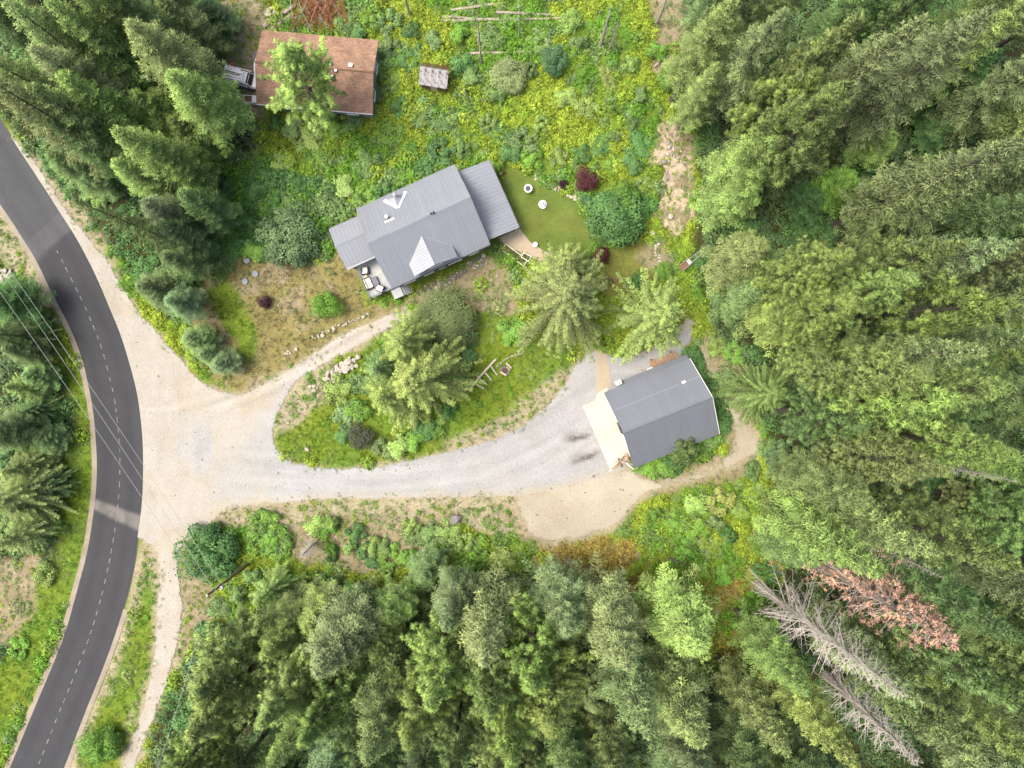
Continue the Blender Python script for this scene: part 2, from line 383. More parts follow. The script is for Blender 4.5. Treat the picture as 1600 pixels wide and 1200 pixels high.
TYPES = ['meadow', 'forest', 'dry', 'lawn', 'gravel', 'verge', 'soil', 'rust', 'weedy', 'lush']
TI = {n: i for i, n in enumerate(TYPES)}
REGIONS = [
    ('forest', FOREST_R), ('forest', FOREST_B), ('forest', FOREST_TL),
    ('verge', [(-200, 240), (0, 330), (90, 500), (140, 620), (143, 800), (110, 930), (30, 1110), (-60, 1330), (-200, 1350)]),
    ('forest', FOREST_L),
    ('weedy', [(-200, 250), (0, 330), (60, 420), (95, 510), (75, 510), (40, 450), (0, 400), (-200, 370)]),
    ('verge', [(108, 640), (126, 760), (119, 850), (82, 960), (42, 1040), (0, 1100), (-80, 1160), (-80, 1100), (0, 1035), (48, 960), (85, 850), (96, 760)]),
    ('soil', [(-20, 885), (62, 860), (52, 960), (20, 1010), (-20, 1020)]),
    ('weedy', [(236, 840), (248, 850), (243, 960), (235, 1040), (200, 1150), (180, 1260), (60, 1310), (103, 1198), (165, 1039), (209, 896), (222, 838)]),
    ('verge', [(232, 880), (240, 930), (232, 1040), (200, 1130), (175, 1250), (100, 1280), (135, 1150), (185, 1040), (215, 960)]),
    ('weedy', [(25, 228), (60, 240), (130, 330), (190, 420), (200, 460), (170, 420), (120, 350), (60, 270)]),
    ('dry', [(310, 450), (345, 412), (375, 392), (430, 400), (500, 408), (520, 380), (545, 400), (575, 470), (640, 475), (640, 500), (580, 510), (520, 540), (450, 580), (385, 612), (340, 600), (300, 540), (285, 480)]),
    ('verge', [(325, 455), (352, 432), (372, 450), (392, 500), (402, 540), (392, 565), (372, 552), (350, 510)]),
    ('dry', [(630, 470), (700, 440), (770, 405), (800, 420), (815, 490), (770, 500), (700, 485), (650, 482)]),
    ('soil', [(690, 430), (765, 395), (800, 425), (812, 480), (780, 490), (740, 470), (660, 478), (640, 460)]),
    ('verge', [(430, 690), (440, 630), (470, 600), (560, 550), (640, 510), (740, 485), (830, 500), (900, 550), (890, 575), (860, 625), (800, 665), (700, 700), (600, 722), (520, 728), (450, 715)]),
    ('weedy', [(432, 660), (448, 622), (480, 588), (520, 566), (530, 590), (500, 630), (470, 660), (440, 680)]),
    ('weedy', [(700, 705), (760, 690), (812, 667), (860, 628), (892, 580), (880, 575), (840, 610), (790, 645), (730, 675), (690, 690)]),
    ('lawn', LAWN), ('lawn', [(932, 392), (1010, 372), (1045, 400), (1040, 440), (960, 465), (925, 455)]),
    ('soil', [(990, 400), (1035, 370), (1050, 410), (1040, 440), (1010, 420)]),
    ('soil', [(1000, -40), (1080, -60), (1075, 60), (1060, 130), (1010, 110), (1030, 60)]),
    ('soil', ROCKY),
    ('soil', [(325, 10), (415, -30), (420, 60), (415, 200), (370, 160), (350, 110), (318, 70)]),
    ('weedy', [(320, 805), (400, 790), (600, 783), (800, 780), (830, 850), (720, 820), (650, 860), (560, 850), (430, 820), (340, 830)]),
    ('soil', [(285, 860), (330, 900), (340, 960), (310, 1010), (270, 1050), (280, 960)]),
    ('soil', [(430, 825), (560, 800), (640, 830), (700, 800), (715, 808), (650, 880), (580, 900), (480, 880), (430, 850)]),
    ('rust', [(820, 855), (900, 845), (980, 835), (1060, 880), (1150, 870), (1210, 760), (1240, 800), (1215, 960), (1160, 1060), (1050, 1000), (950, 950), (860, 910)]),
    ('soil', [(1095, 500), (1150, 560), (1180, 640), (1200, 690), (1190, 730), (1120, 760), (1000, 780), (1000, 740), (1140, 700), (1100, 580)]),
    ('lush', [(985, 742), (1005, 738), (1060, 735), (1120, 700), (1135, 660), (1120, 600), (1090, 555), (1075, 545), (1065, 560), (1110, 660), (990, 722)]),
    ('lush', [(330, 300), (400, 240), (560, 320), (510, 400), (380, 400), (340, 430)]),
    ('lush', [(545, 330), (700, 255), (700, 240), (640, 250), (560, 300)]),
]
REGIONS += [('weedy', DRIVE), ('weedy', SAND)]
HARD = [DRIVE, SAND, TRACK, SLAB, WALK_G, WALK_H, HOUSE_FOOT, GAR_FOOT, BROWN_FOOT, SHED_FOOT, ROAD_L + ROAD_R[::-1]]

def warp(px, py, a=9, sc=28):
    return px + (fbm(px, py, sc) - 0.5) * 2 * a, py + (fbm(px + 500, py + 300, sc) - 0.5) * 2 * a

def ground_type(px, py):
    wx, wy = warp(px, py)
    t = np.zeros(np.shape(px), int)
    for n, poly in REGIONS: t[inside(poly, wx, wy)] = TI[n]
    return t

def hard_mask(px, py, a=3.0):
    wx, wy = warp(px, py, a, 10)
    r = np.zeros(np.shape(px), bool)
    for p in HARD: r |= inside(p, wx, wy)
    return r

GCOL = {'meadow': A(128, 146, 58), 'forest': A(70, 72, 40), 'dry': A(150, 142, 90), 'lawn': A(122, 128, 62), 'gravel': A(190, 182, 166),
        'verge': A(124, 142, 52), 'soil': A(158, 147, 116), 'rust': A(148, 140, 82), 'weedy': A(180, 172, 142), 'lush': A(76, 104, 38)}

def build_ground():
    core_x = np.arange(-330, 1931, 5.0); core_y = np.arange(-270, 1471, 5.0)
    far = np.array([12000.0, 5000, 2200, 1000, 500, 200])
    xs = np.concatenate([-330 - far, core_x, 1930 + far[::-1]]); ys = np.concatenate([-270 - far, core_y, 1470 + far[::-1]])
    gx, gy = np.meshgrid(xs, ys)
    wx = (gx - 800) / PPM; wy = (600 - gy) / PPM + CAM_H * math.tan(TILT)
    px, py = PIX(wx, wy, 0.0)
    px = np.clip(px, -500, 2100); py = np.clip(py, -450, 1650)
    t = ground_type(px, py)
    rgb = np.array([GCOL[n] for n in TYPES])[t]
    # soften the borders between covers
    for _ in range(2):
        rgb[1:-1, 1:-1] = (rgb[1:-1, 1:-1] * 2 + rgb[:-2, 1:-1] + rgb[2:, 1:-1] + rgb[1:-1, :-2] + rgb[1:-1, 2:]) / 6
    f = fbm(px, py, 60, 4)
    mead = np.isin(t, [TI['meadow'], TI['verge'], TI['lush']])
    warm = np.array([1.0, 1.03, 0.8]); cool = np.array([0.78, 0.98, 0.9])
    mixw = np.clip((f - 0.35) / 0.3, 0, 1)[..., None]
    rgb = np.where(mead[..., None], rgb * (cool * (1 - mixw) + warm * mixw), rgb)
    g2 = fbm(px + 900, py, 24, 3)[..., None]
    soil = np.array(A(172, 159, 132)); bare = np.clip((g2 - 0.56) / 0.1, 0, 1) * 0.7
    sel = np.isin(t, [TI['dry'], TI['weedy'], TI['soil'], TI['rust']])[..., None]
    rgb = np.where(sel, rgb * (1 - bare) + soil * bare, rgb)
    rocky = inside(ROCKY, *warp(px, py))[..., None] & (g2 > 0.45)
    rgb = np.where(rocky, np.array(A(205, 188, 164)), rgb)
    z = (fbm(px, py, 40, 3) - 0.5) * 0.10 - 0.06
    ny, nx = gx.shape
    idx = np.arange(nx * ny).reshape(ny, nx)
    F = np.stack([idx[1:, :-1], idx[1:, 1:], idx[:-1, 1:], idx[:-1, :-1]], -1).reshape(-1, 4)
    V = np.stack([wx, wy, z], -1).reshape(-1, 3)
    me = mesh_np('ground', V, F, M['ground'], smooth=True); color_attr(me, 'Col', rgb.reshape(-1, 3))
    o = link(bpy.data.objects.new('ground', me)); tag(o, 'earth and thin turf under the trees and clearings', 'ground', kind='structure')
    return o
build_ground()

def densify(poly, step, closed=True):
    out = []
    n = len(poly)
    for i in range(n if closed else n - 1):
        a = np.array(poly[i], float); b = np.array(poly[(i + 1) % n], float)
        k = max(1, int(np.hypot(*(b - a)) / step))
        for j in range(k): out.append(a + (b - a) * j / k)
    if not closed: out.append(np.array(poly[-1], float))
    return np.array(out)

def smooth_poly(poly, it=2, closed=True):
    p = np.array(poly, float)
    for _ in range(it):
        q = np.roll(p, -1, 0)
        a = p * .75 + q * .25; b = p * .25 + q * .75
        if not closed: a, b = a[:-1], b[:-1]
        m = np.empty((len(a) * 2, 2)); m[0::2] = a; m[1::2] = b
        p = m if closed else np.vstack([poly[0], m, poly[-1]])
    return p

def sheet(name, poly, z, mat, colfn, step=5, ragged=2.0, smooth=True, parent=None, grid=None, feather=14.0):
    p = smooth_poly(poly, 2) if smooth else np.array(poly, float)
    p = densify(p, step)
    if ragged:
        p = p + np.stack([fbm(p[:, 0], p[:, 1], 9, 3) - .5, fbm(p[:, 0] + 77, p[:, 1] + 31, 9, 3) - .5], -1) * 4 * ragged
    g = grid or step
    x0, y0 = p.min(0); x1, y1 = p.max(0)
    gx, gy = np.meshgrid(np.arange(x0, x1, g), np.arange(y0, y1, g))
    gx = gx + (np.arange(gx.shape[0]) % 2)[:, None] * g / 2
    gx, gy = gx.ravel(), gy.ravel(); k = inside(p, gx, gy); gx, gy = gx[k], gy[k]
    pts = [Vector((float(a), float(b))) for a, b in p] + [Vector((float(a), float(b))) for a, b in zip(gx, gy)]
    n = len(p)
    vs, es, fs, *_ = delaunay_2d_cdt(pts, [(i, (i + 1) % n) for i in range(n)], [], 1, 1e-4)
    q = np.array([(v.x, v.y) for v in vs]); wx, wy = PXA(q[:, 0], q[:, 1], z)
    F = np.array([f for f in fs if len(f) == 3]); F = F[:, ::-1]
    V = np.stack([wx, wy, np.full(len(wx), z)], -1)
    me = mesh_np(name, V, F, mat)
    color_attr(me, 'Col', colfn(q[:, 0], q[:, 1]))
    dist = np.full(len(q), 1e9)
    for i in range(0, len(p), 64): dist = np.minimum(dist, np.hypot(q[:, 0][:, None] - p[None, i:i + 64, 0], q[:, 1][:, None] - p[None, i:i + 64, 1]).min(1))
    ea = me.attributes.new('edge', 'FLOAT', 'POINT'); ea.data.foreach_set('value', np.clip(dist / feather, 0, 1).astype(np.float32))
    o = link(bpy.data.objects.new(name, me), parent)
    return o

def drive_col(x, y):
    tan = np.array(A(193, 189, 178)); grey = np.array(A(182, 185, 186)); dirt = np.array(A(188, 178, 158))
    g = np.clip((x - 290) / 160, 0, 1) * np.clip((y - 560 - np.clip(470 - x, 0, 999)) / 60, 0, 1)
    g = np.maximum(g, (y > 520) * np.clip((x - 600) / 60, 0, 1))
    g = np.where(x < 330, np.exp(-((x - 340) / 60) ** 2 - ((y - 700) / 40) ** 2), g)
    g = np.clip(g + (fbm(x, y, 50, 3) - .5) * .3, 0, 1)[:, None]
    c = tan * (1 - g) + grey * g
    f = np.clip((fbm(x + 40, y, 30, 3) - .56) / .12, 0, 1)[:, None] * (0.5 * (1 - g) + .08)
    c = c * (1 - f) + dirt * f
    # wheel tracks and scraped streaks that follow the lanes
    yc = np.interp(x, [300, 450, 600, 750, 850, 930], [735, 752, 755, 737, 690, 640]); lat = y - yc
    main = np.clip((x - 330) / 80, 0, 1) * (np.abs(lat) < 60)
    yu = np.interp(x, [250, 330, 400, 500, 560, 640], [660, 632, 604, 556, 521, 488]); latu = y - yu
    upper = (np.abs(latu) < 30) * (y < 640) * (x < 660)
    st = (fbm(x * .5, lat * 9, 70, 4) - .5) * .40 * main + (fbm(x, latu * 9, 60, 3) - .5) * .42 * upper
    st = st + upper * (np.exp(-((np.abs(latu) - 9) / 4) ** 2) * .07 - np.exp(-(latu / 5) ** 2) * .07)
    st = st + main * (np.exp(-((np.abs(lat) - 11) / 6) ** 2) * .05)
    sw = np.where((x < 330), (fbm(x * 6, y, 60, 3) - .5) * .16, 0)
    c = c * (1 + st + sw + (fbm(x, y, 11, 2) - .5) * .10)[:, None]
    # the grey gravel thins out to earth along its lower edge
    ye = np.interp(x, [330, 400, 600, 780, 860, 940, 985], [800, 790, 783, 781, 772, 750, 738])
    t = np.clip((y - ye + 20) / 20 + (fbm(x, y, 16, 3) - .5) * .9, 0, 1)[:, None] * ((x > 330) & (y > 690))[:, None]
    c = c * (1 - t) + np.array(A(194, 187, 166)) * t
    # oil stains in front of the garage
    for cx, cy, a, b, s, th in ((904, 684, 19, 4.2, .85, -.22), (890, 680, 14, 8, .35, -.3), (917, 715, 19, 3.8, .85, -.38), (903, 715, 15, 8, .32, -.4), (1010, 545, 40, 12, .3, -.3)):
        u = (x - cx) * math.cos(th) + (y - cy) * math.sin(th); v = -(x - cx) * math.sin(th) + (y - cy) * math.cos(th)
        d = np.clip(1.35 - np.hypot(u / a, v / b) + (fbm(x, y, 7, 3) - .5) * 1.0, 0, 1)[:, None] * s
        c = c * (1 - d) + np.array(A(95, 85, 78)) * d
    return c

def build_road():
    Lp = densify(smooth_poly(ROAD_L, 2, False), 3, False); Rp = densify(smooth_poly(ROAD_R, 2, False), 3, False)
    def resample(p, n):
        d = np.r_[0, np.cumsum(np.hypot(*np.diff(p, axis=0).T))]; t = np.linspace(0, d[-1], n)
        return np.stack([np.interp(t, d, p[:, 0]), np.interp(t, d, p[:, 1])], -1)
    n, k = 420, 33
    Lp = resample(Lp, n); Rp = resample(Rp, n)
    s = np.linspace(0, 1, k)
    q = Lp[:, None] * (1 - s)[None, :, None] + Rp[:, None] * s[None, :, None]
    x, y = q[..., 0], q[..., 1]
    wx, wy = PXA(x, y, 0.03)
    crown = 0.03 + 0.05 * (1 - (2 * s - 1) ** 2)
    z = np.broadcast_to(crown, x.shape).copy()
    z[:, 0] = -0.03; z[:, -1] = -0.03
    new = np.array(A(74, 76, 80)); old = np.array(A(93, 96, 100))
    # the older, paler lift of asphalt to the north ends at a skew joint; a milled patch crosses further on
    jl = y + (x - 96) * 0.9 - 372
    f = np.clip(-jl / 3, 0, 1)[..., None] * 0.75
    c = new * (1 - f) + old * f
    band = (np.abs(y + (x - 96) * 0.9 - 352) < 24)[..., None] * .15
    c = c * (1 - band) + np.array(A(130, 131, 134)) * band
    pat = (np.clip((y - 778 - (x - 148) * .36) / 4, 0, 1) * np.clip((798 + (x - 148) * .48 - y) / 4, 0, 1))[..., None] * (.2 + .4 * fbm(x, y, 10, 3)[..., None])
    c = c * (1 - pat) + np.array(A(178, 174, 166)) * pat
    lane = np.broadcast_to(np.cos(s * 4 * np.pi) * 0.06 + np.sin(s * 23) * 0.03, x.shape)
    c = c * (1 + lane + (fbm(s[None, :] * 90 + x * 0, np.arange(n)[:, None] + x * 0, 26, 3) - .5) * .22)[..., None]
    edge = np.broadcast_to((np.abs(s - .5) > .47), x.shape)[..., None] * .25
    c = c * (1 - edge) + np.array(A(150, 145, 136)) * edge
    idx = np.arange(n * k).reshape(n, k)
    F = np.stack([idx[:-1, 1:], idx[:-1, :-1], idx[1:, :-1], idx[1:, 1:]], -1).reshape(-1, 4)
    me = mesh_np('road', np.stack([wx, wy, z], -1).reshape(-1, 3), F, M['asphalt'], smooth=True)
    color_attr(me, 'Col', c.reshape(-1, 3))
    road = link(bpy.data.objects.new('road', me)); tag(road, 'curving two lane asphalt road with broken centre line', 'road', kind='structure')
    # centre line: short worn dashes
    mid = (Lp * .49 + Rp * .51); d = np.r_[0, np.cumsum(np.hypot(*np.diff(mid, axis=0).T))]
    pos = 330.0; r = random.Random(3)
    while pos < d[-1] - 20:
        ln = r.uniform(5, 9) if pos < 850 else 7.5
        a = [np.interp(pos, d, mid[:, i]) for i in (0, 1)]; b = [np.interp(pos + ln, d, mid[:, i]) for i in (0, 1)]
        if a[1] > 380:
            pa, pb = P(a[0], a[1], 0.0), P(b[0], b[1], 0.0); dr = (pb - pa).normalized(); nr = Vector((-dr.y, dr.x, 0)) * 0.065
            mb = MB(); z0, z1 = 0.079, 0.088
            mb.hexa([(*(pa - nr).xy, z0), (*(pb - nr).xy, z0), (*(pb + nr).xy, z0), (*(pa + nr).xy, z0)], [(*(pa - nr).xy, z1), (*(pb - nr).xy, z1), (*(pb + nr).xy, z1), (*(pa + nr).xy, z1)])
            mb.build('lane_dash', M['paint'], road)
        pos += ln + r.uniform(7, 11)
    # gravel shoulders
    def strip(edge, sgn, w, name, label):
        nrm = np.gradient(edge, axis=0); nrm = np.stack([nrm[:, 1], -nrm[:, 0]], -1); nrm /= np.hypot(nrm[:, 0], nrm[:, 1])[:, None]
        a = edge + nrm * sgn * -6
        wv = w * (0.75 + .6 * fbm(np.arange(len(edge)) * 1., np.zeros(len(edge)) + w, 12, 4))
        cols = [a + nrm * sgn * t * (wv + 6)[:, None] for t in np.linspace(0, 1, 5)]
        q = np.stack(cols, 1); X, Y = q[..., 0], q[..., 1]; wx, wy = PXA(X, Y, 0.0)
        z = np.full(X.shape, 0.014); z[:, -1] = -0.1
        idx = np.arange(X.size).reshape(X.shape)
        F = np.stack([idx[:-1, 1:], idx[:-1, :-1], idx[1:, :-1], idx[1:, 1:]], -1).reshape(-1, 4)
        if sgn < 0: F = F[:, ::-1]
        me = mesh_np(name, np.stack([wx, wy, z], -1).reshape(-1, 3), F, M['gravel'])
        g = fbm(X, Y, 20, 3)[..., None]
        color_attr(me, 'Col', (np.array(A(186, 176, 156)) * g + np.array(A(160, 152, 136)) * (1 - g)).reshape(-1, 3))
        o = link(bpy.data.objects.new(name, me)); tag(o, label, 'road shoulder', kind='structure')
    strip(Rp[int(n * .68):], -1, 15, 'gravel_shoulder', 'pale gravel shoulder between the asphalt and the grass strip')
    strip(Lp, 1, 12, 'gravel_shoulder', 'narrow grey gravel shoulder on the outer side of the bend')
build_road()
tag(sheet('gravel_driveway', DRIVE, 0.012, M['gravel_thin'], drive_col, 4, 1.2, grid=4.5, feather=12), 'pale gravel driveway looping from the road past the house to the garage', 'driveway', kind='structure')
def sand_col(x, y):
    g = np.clip(fbm(x, y, 40, 3) * 2 - .5, 0, 1)[:, None]
    return np.array(A(202, 197, 178)) * g + np.array(A(188, 180, 160)) * (1 - g)
tag(sheet('sandy_track', SAND, 0.005, M['gravel_thin'], sand_col, 4, 2.5, grid=5, feather=18), 'sandy track curving behind the garage into the wood', 'track', kind='structure')
tag(sheet('dirt_track', TRACK, 0.008, M['gravel_thin'], lambda x, y: np.tile(A(165, 152, 142), (len(x), 1)), 6, 2.0, grid=9), 'grey brown dirt track under the corner trees', 'track', kind='structure')
tag(sheet('dirt_yard', [(352, 75), (405, 72), (424, 90), (420, 150), (380, 150), (350, 120)], 0.012, M['gravel_thin'], lambda x, y: np.tile(A(150, 138, 130), (len(x), 1)), 6, 2.0, grid=9), 'grey parking dirt beside the brown roofed house', 'yard', kind='structure')
def lawn_col(x, y):
    g = fbm(x, y, 22, 3)[:, None]; h = np.clip((fbm(x + 300, y, 50, 2)[:, None] - .4) * 3, 0, 1)
    c = np.array(A(108, 132, 58)) * (.8 + .4 * g)
    return c * (1 - h * .35) + np.array(A(138, 136, 70)) * h * .35
tag(sheet('lawn', LAWN, 0.012, M['lawn'], lawn_col, 5, 1.5, grid=6), 'mown olive green lawn beside the lean-to roof', 'lawn', kind='structure')

def slab_obj(name, poly, z0, z1, mat, label, cat):
    pts = [P(x, y, z1) for x, y in poly]
    a = sum(pts[i].x * pts[(i + 1) % len(pts)].y - pts[(i + 1) % len(pts)].x * pts[i].y for i in range(len(pts)))
    if a < 0: pts = pts[::-1]
    o = MB().poly_prism([(p.x, p.y) for p in pts], z0, z1).build(name, mat)
    return tag(o, label, cat, kind='structure')
slab_obj('concrete_apron', SLAB, -0.1, 0.075, M['concrete'], 'cream concrete apron in front of the garage', 'apron')
slab_obj('concrete_walk', WALK_G, -0.1, 0.06, M['walk'], 'narrow concrete walk leading from the garage under the cedars', 'walk')
slab_obj('concrete_walk', WALK_H, -0.1, 0.06, M['walk'], 'curving concrete walk from the lean-to porch along the lawn', 'walk')
# saw cuts on the apron: real grooves read as thin dark strips set just proud
# ------------------------------------------------------------------ buildings
class Frame:
    """a thing's own axes: origin on the ground, x along the long side"""
    def __init__(s, name, o, ang):
        s.o = Vector((o.x, o.y, 0)); s.a = ang; s.root = empty(name, s.o, ang); s.inv = Matrix.Rotation(-ang, 3, 'Z')
    def L(s, px, py, z=0.0):
        q = P(px, py, z); v = s.inv @ Vector((q.x - s.o.x, q.y - s.o.y, 0)); return Vector((v.x, v.y, z))

def frame_from(name, corners, z):
    a, b, c, d = [P(x, y, z) for x, y in corners]            # a->b and d->c run along x, a/b on the +y side
    ctr = (a + b + c + d) / 4; u = ((b - a) + (c - d)).normalized()
    f = Frame(name, ctr, math.atan2(u.y, u.x))
    la, lb, lc, ld = [f.L(x, y, z) for x, y in corners]
    return f, (la.x + ld.x) / 2, (lb.x + lc.x) / 2, (lc.y + ld.y) / 2, (la.y + lb.y) / 2

def rib_mesh(name, w, length, mat, ribs=3, rh=0.024, rw=0.07, th=0.03):
    """one roofing sheet: flat pans between raised ribs, extruded up the slope"""
    prof = [(0, 0)]
    for i in range(ribs):
        c = (i + 0.5) * w / ribs
        prof += [(c - rw / 2, 0), (c - rw / 3.4, rh), (c + rw / 3.4, rh), (c + rw / 2, 0)]
    prof += [(w - 0.006, 0)]
    n = len(prof)
    vs = [(x, 0, z + th) for x, z in prof] + [(x, length, z + th) for x, z in prof]
    fs = [(i, i + 1, n + i + 1, n + i) for i in range(n - 1)]
    vs += [(0, 0, 0), (w - .006, 0, 0), (w - .006, length, 0), (0, length, 0)]
    b = 2 * n; fs += [(b, b + 3, b + 2, b + 1), tuple([b] + [b + 1] + list(range(n - 1, -1, -1))), tuple([b + 2, b + 3] + list(range(n, 2 * n))), (b, 0, n, b + 3), (b + 1, b + 2, 2 * n - 1, n - 1)]
    me = bpy.data.meshes.new(name); me.from_pydata(vs, [], fs); me.materials.append(mat); me.update()
    return me

def sheeted_slope(parent, o, ex, up, width, length, mat, pan=0.92, ribs=2, name='roof_panel'):
    """roofing sheets side by side; o lower left corner, ex along the eave, up along the slope"""
    o, ex, up = Vector(o), Vector(ex).normalized(), Vector(up).normalized(); nz = ex.cross(up)
    n = max(1, round(width / pan)); w = width / n
    me = rib_mesh(name, w, length, mat, ribs)
    R = Matrix((ex, up, nz)).transposed().to_4x4()
    for i in range(n):
        ob = bpy.data.objects.new(name, me); link(ob, parent)
        ob.matrix_local = Matrix.Translation(o + ex * (w * i) + nz * (0.002 * (i % 2))) @ R

def deck_quad(mb, q, th):
    """roof deck below the sheets"""
    q = [Vector(v) for v in q]; n = (q[1] - q[0]).cross(q[3] - q[0]).normalized()
    mb.hexa([v - n * (th + .003) for v in q], [v - n * .003 for v in q])

def window(parent, c, w, h, yaw, name='window', trim='trim', mull=1):
    """c centre on the wall face, yaw = direction the window faces (local)"""
    Rz = Matrix.Rotation(yaw, 3, 'Z')              # local -y faces out before turning
    def T(x, y, z): return Vector(c) + Rz @ Vector((x, y, z))
    fr = MB()
    for sx in (-1, 1): fr.box(T(sx * w / 2, -0.02, 0), (0.09, 0.1, h + .09), Rz)
    for sz in (-1, 1): fr.box(T(0, -0.024, sz * h / 2), (w - .09, 0.1, 0.09), Rz)
    for k in range(mull): fr.box(T(-w / 2 + w * (k + 1) / (mull + 1), -0.016, 0), (0.05, 0.06, h - .09), Rz)
    win = fr.build(name, M[trim], parent)
    MB().box(T(0, 0.0, 0), (w - .09, 0.03, h - .09), Rz).build('pane', M['glass'], win)
    MB().box(T(0, -0.05, -h / 2 - .08), (w + .2, 0.16, 0.05), Rz).build('sill', M[trim], win)
    return win

# ---- the grey-roofed house -------------------------------------------------
ZE, ZR = 4.6, 8.5
H, hx0, hx1, hy0, hy1 = frame_from('house', [(556, 326), (709, 258), (766, 381), (614, 451)], ZE)
house = H.root
tag(house, 'grey metal roofed house with sunlit faced dormer, lean-to and deck', 'house')
ov = 0.45
wb = MB()
wx0, wx1, wy0, wy1 = hx0 + ov, hx1 - ov, hy0 + ov, hy1 - ov
pitch = (ZR - ZE) / ((hy1 - hy0) / 2)
zw = ZE + ov * pitch - 0.22
pts = [(wy0, 0), (wy1, 0), (wy1, zw), (0, zw + (wy1) * pitch), (wy0, zw)]
wb.add([(wx0, y, z) for y, z in pts] + [(wx1, y, z) for y, z in pts], [(0, 1, 2, 3, 4)[::-1], (5, 6, 7, 8, 9), (0, 5, 9, 4), (2, 7, 6, 1), (0, 1, 6, 5), (4, 9, 8, 3), (3, 8, 7, 2)])
wall = wb.build('wall', M['siding'], house)
lb = MB()                                               # horizontal lap boards on the wall that shows
zz = 0.35
while zz < zw - .1:
    lb.box(((wx0 + wx1) / 2, wy0 - 0.012, zz), (wx1 - wx0, 0.024, 0.035)); zz += 0.28
lb.build('lap_siding', M['siding'], wall)
MB().box(((wx0 + wx1) / 2, wy0 - .03, 0.12), (wx1 - wx0 + .06, 0.05, 0.3)).build('foundation', M['walk'], house)
rd = MB()
deck_quad(rd, [(hx0, hy0, ZE), (hx1, hy0, ZE), (hx1, 0, ZR), (hx0, 0, ZR)], .16)
deck_quad(rd, [(hx1, hy1, ZE), (hx0, hy1, ZE), (hx0, 0, ZR), (hx1, 0, ZR)], .16)
roof = rd.build('roof', M['roof_house'], house)
sl = math.hypot(ZR - ZE, -hy0); W_ = hx1 - hx0
sheeted_slope(roof, (hx0, hy0, ZE), (1, 0, 0), (0, -hy0, ZR - ZE), W_, sl, M['roof_house'])
sheeted_slope(roof, (hx1, hy1, ZE), (-1, 0, 0), (0, -hy1, ZR - ZE), W_, math.hypot(ZR - ZE, hy1), M['roof_house'])
def ridge_cap(parent, x0, x1, y, z, pitch, w=.26, mat='roof_house', name='ridge_cap'):
    vs = []
    for x in (x0 - .03, x1 + .03): vs += [(x, y - w, z - w * pitch + .075), (x, y, z + .10), (x, y + w, z - w * pitch + .075), (x, y, z + .05)]
    return MB().add(vs, [(0, 4, 5, 1), (1, 5, 6, 2), (2, 6, 7, 3), (3, 7, 4, 0), (0, 1, 2, 3), (7, 6, 5, 4)]).build(name, M[mat], parent)
ridge_cap(roof, hx0, hx1, 0, ZR, pitch)
for sx, x in ((-1, hx0), (1, hx1)):                     # barge boards
    for yy in (hy0, hy1):
        a = Vector((x + sx * .035, yy, ZE - .02)); b = Vector((x + sx * .035, 0, ZR - .02))
        mb = MB(); mb.hexa([a + Vector((-.03, 0, -.2)), a + Vector((.03, 0, -.2)), b + Vector((.03, 0, -.2)), b + Vector((-.03, 0, -.2))] if yy < 0 else [b + Vector((-.03, 0, -.2)), b + Vector((.03, 0, -.2)), a + Vector((.03, 0, -.2)), a + Vector((-.03, 0, -.2))],
                           [a + Vector((-.03, 0, .09)), a + Vector((.03, 0, .09)), b + Vector((.03, 0, .09)), b + Vector((-.03, 0, .09))] if yy < 0 else [b + Vector((-.03, 0, .09)), b + Vector((.03, 0, .09)), a + Vector((.03, 0, .09)), a + Vector((-.03, 0, .09))])
        mb.build('barge_board', M['roof_house'], roof)
MB().box(((hx0 + hx1) / 2, hy0 - .07, ZE - .1), (W_, .12, .12)).build('gutter', M['dark_trim'], roof)
for x, w, h, z, m in ((wx0 + 1.6, 1.6, 1.2, 1.9, 1), (wx0 + 4.4, 1.3, 1.2, 1.9, 1), (wx0 + 8.2, 1.8, 1.3, 1.9, 2), (wx1 - 1.8, 1.2, 1.2, 1.9, 1)):
    window(house, (x, wy0 - .03, z), w, h, 0, mull=m)
dr = MB().box((wx0 + 6.3, wy0 - .03, 1.3), (1.0, .08, 2.1)).build('door', M['trim'], house)
MB().box((wx0 + 6.65, wy0 - .1, 1.25), (.05, .06, .16)).build('handle', M['metal'], dr)
# dormer
ZD, ZDE = 7.35, 5.75
ap = H.L(657.5, 365, ZD); fr = H.L(679, 414, ZD); xd = (ap.x + fr.x) / 2; hw = 2.95
ya = -(ZR - ZD) / pitch; yv = -(ZR - ZDE) / pitch; yf = fr.y
dm = MB()
dw = hw - .3; yw = yf + .35; zwe = ZDE + .3 * (ZD - ZDE) / hw - .12
yv2 = -(ZR - (ZDE - .8)) / pitch
dm.add([(xd - dw, yw, 4.4), (xd + dw, yw, 4.4), (xd + dw, yw, zwe), (xd, yw, ZD - .12), (xd - dw, yw, zwe),
        (xd - dw, yv + .6, 4.4), (xd + dw, yv + .6, 4.4), (xd + dw, yv + .6, zwe), (xd, ya, ZD - .12), (xd - dw, yv + .6, zwe)],
       [(0, 1, 2, 3, 4), (1, 6, 7, 2), (5, 0, 4, 9), (3, 2, 7, 8), (4, 3, 8, 9), (6, 5, 9, 8, 7), (0, 5, 6, 1)])
dormer = dm.build('dormer', M['siding'], house)
window(dormer, (xd, yw - .02, 5.35), 1.7, .8, 0, mull=1)
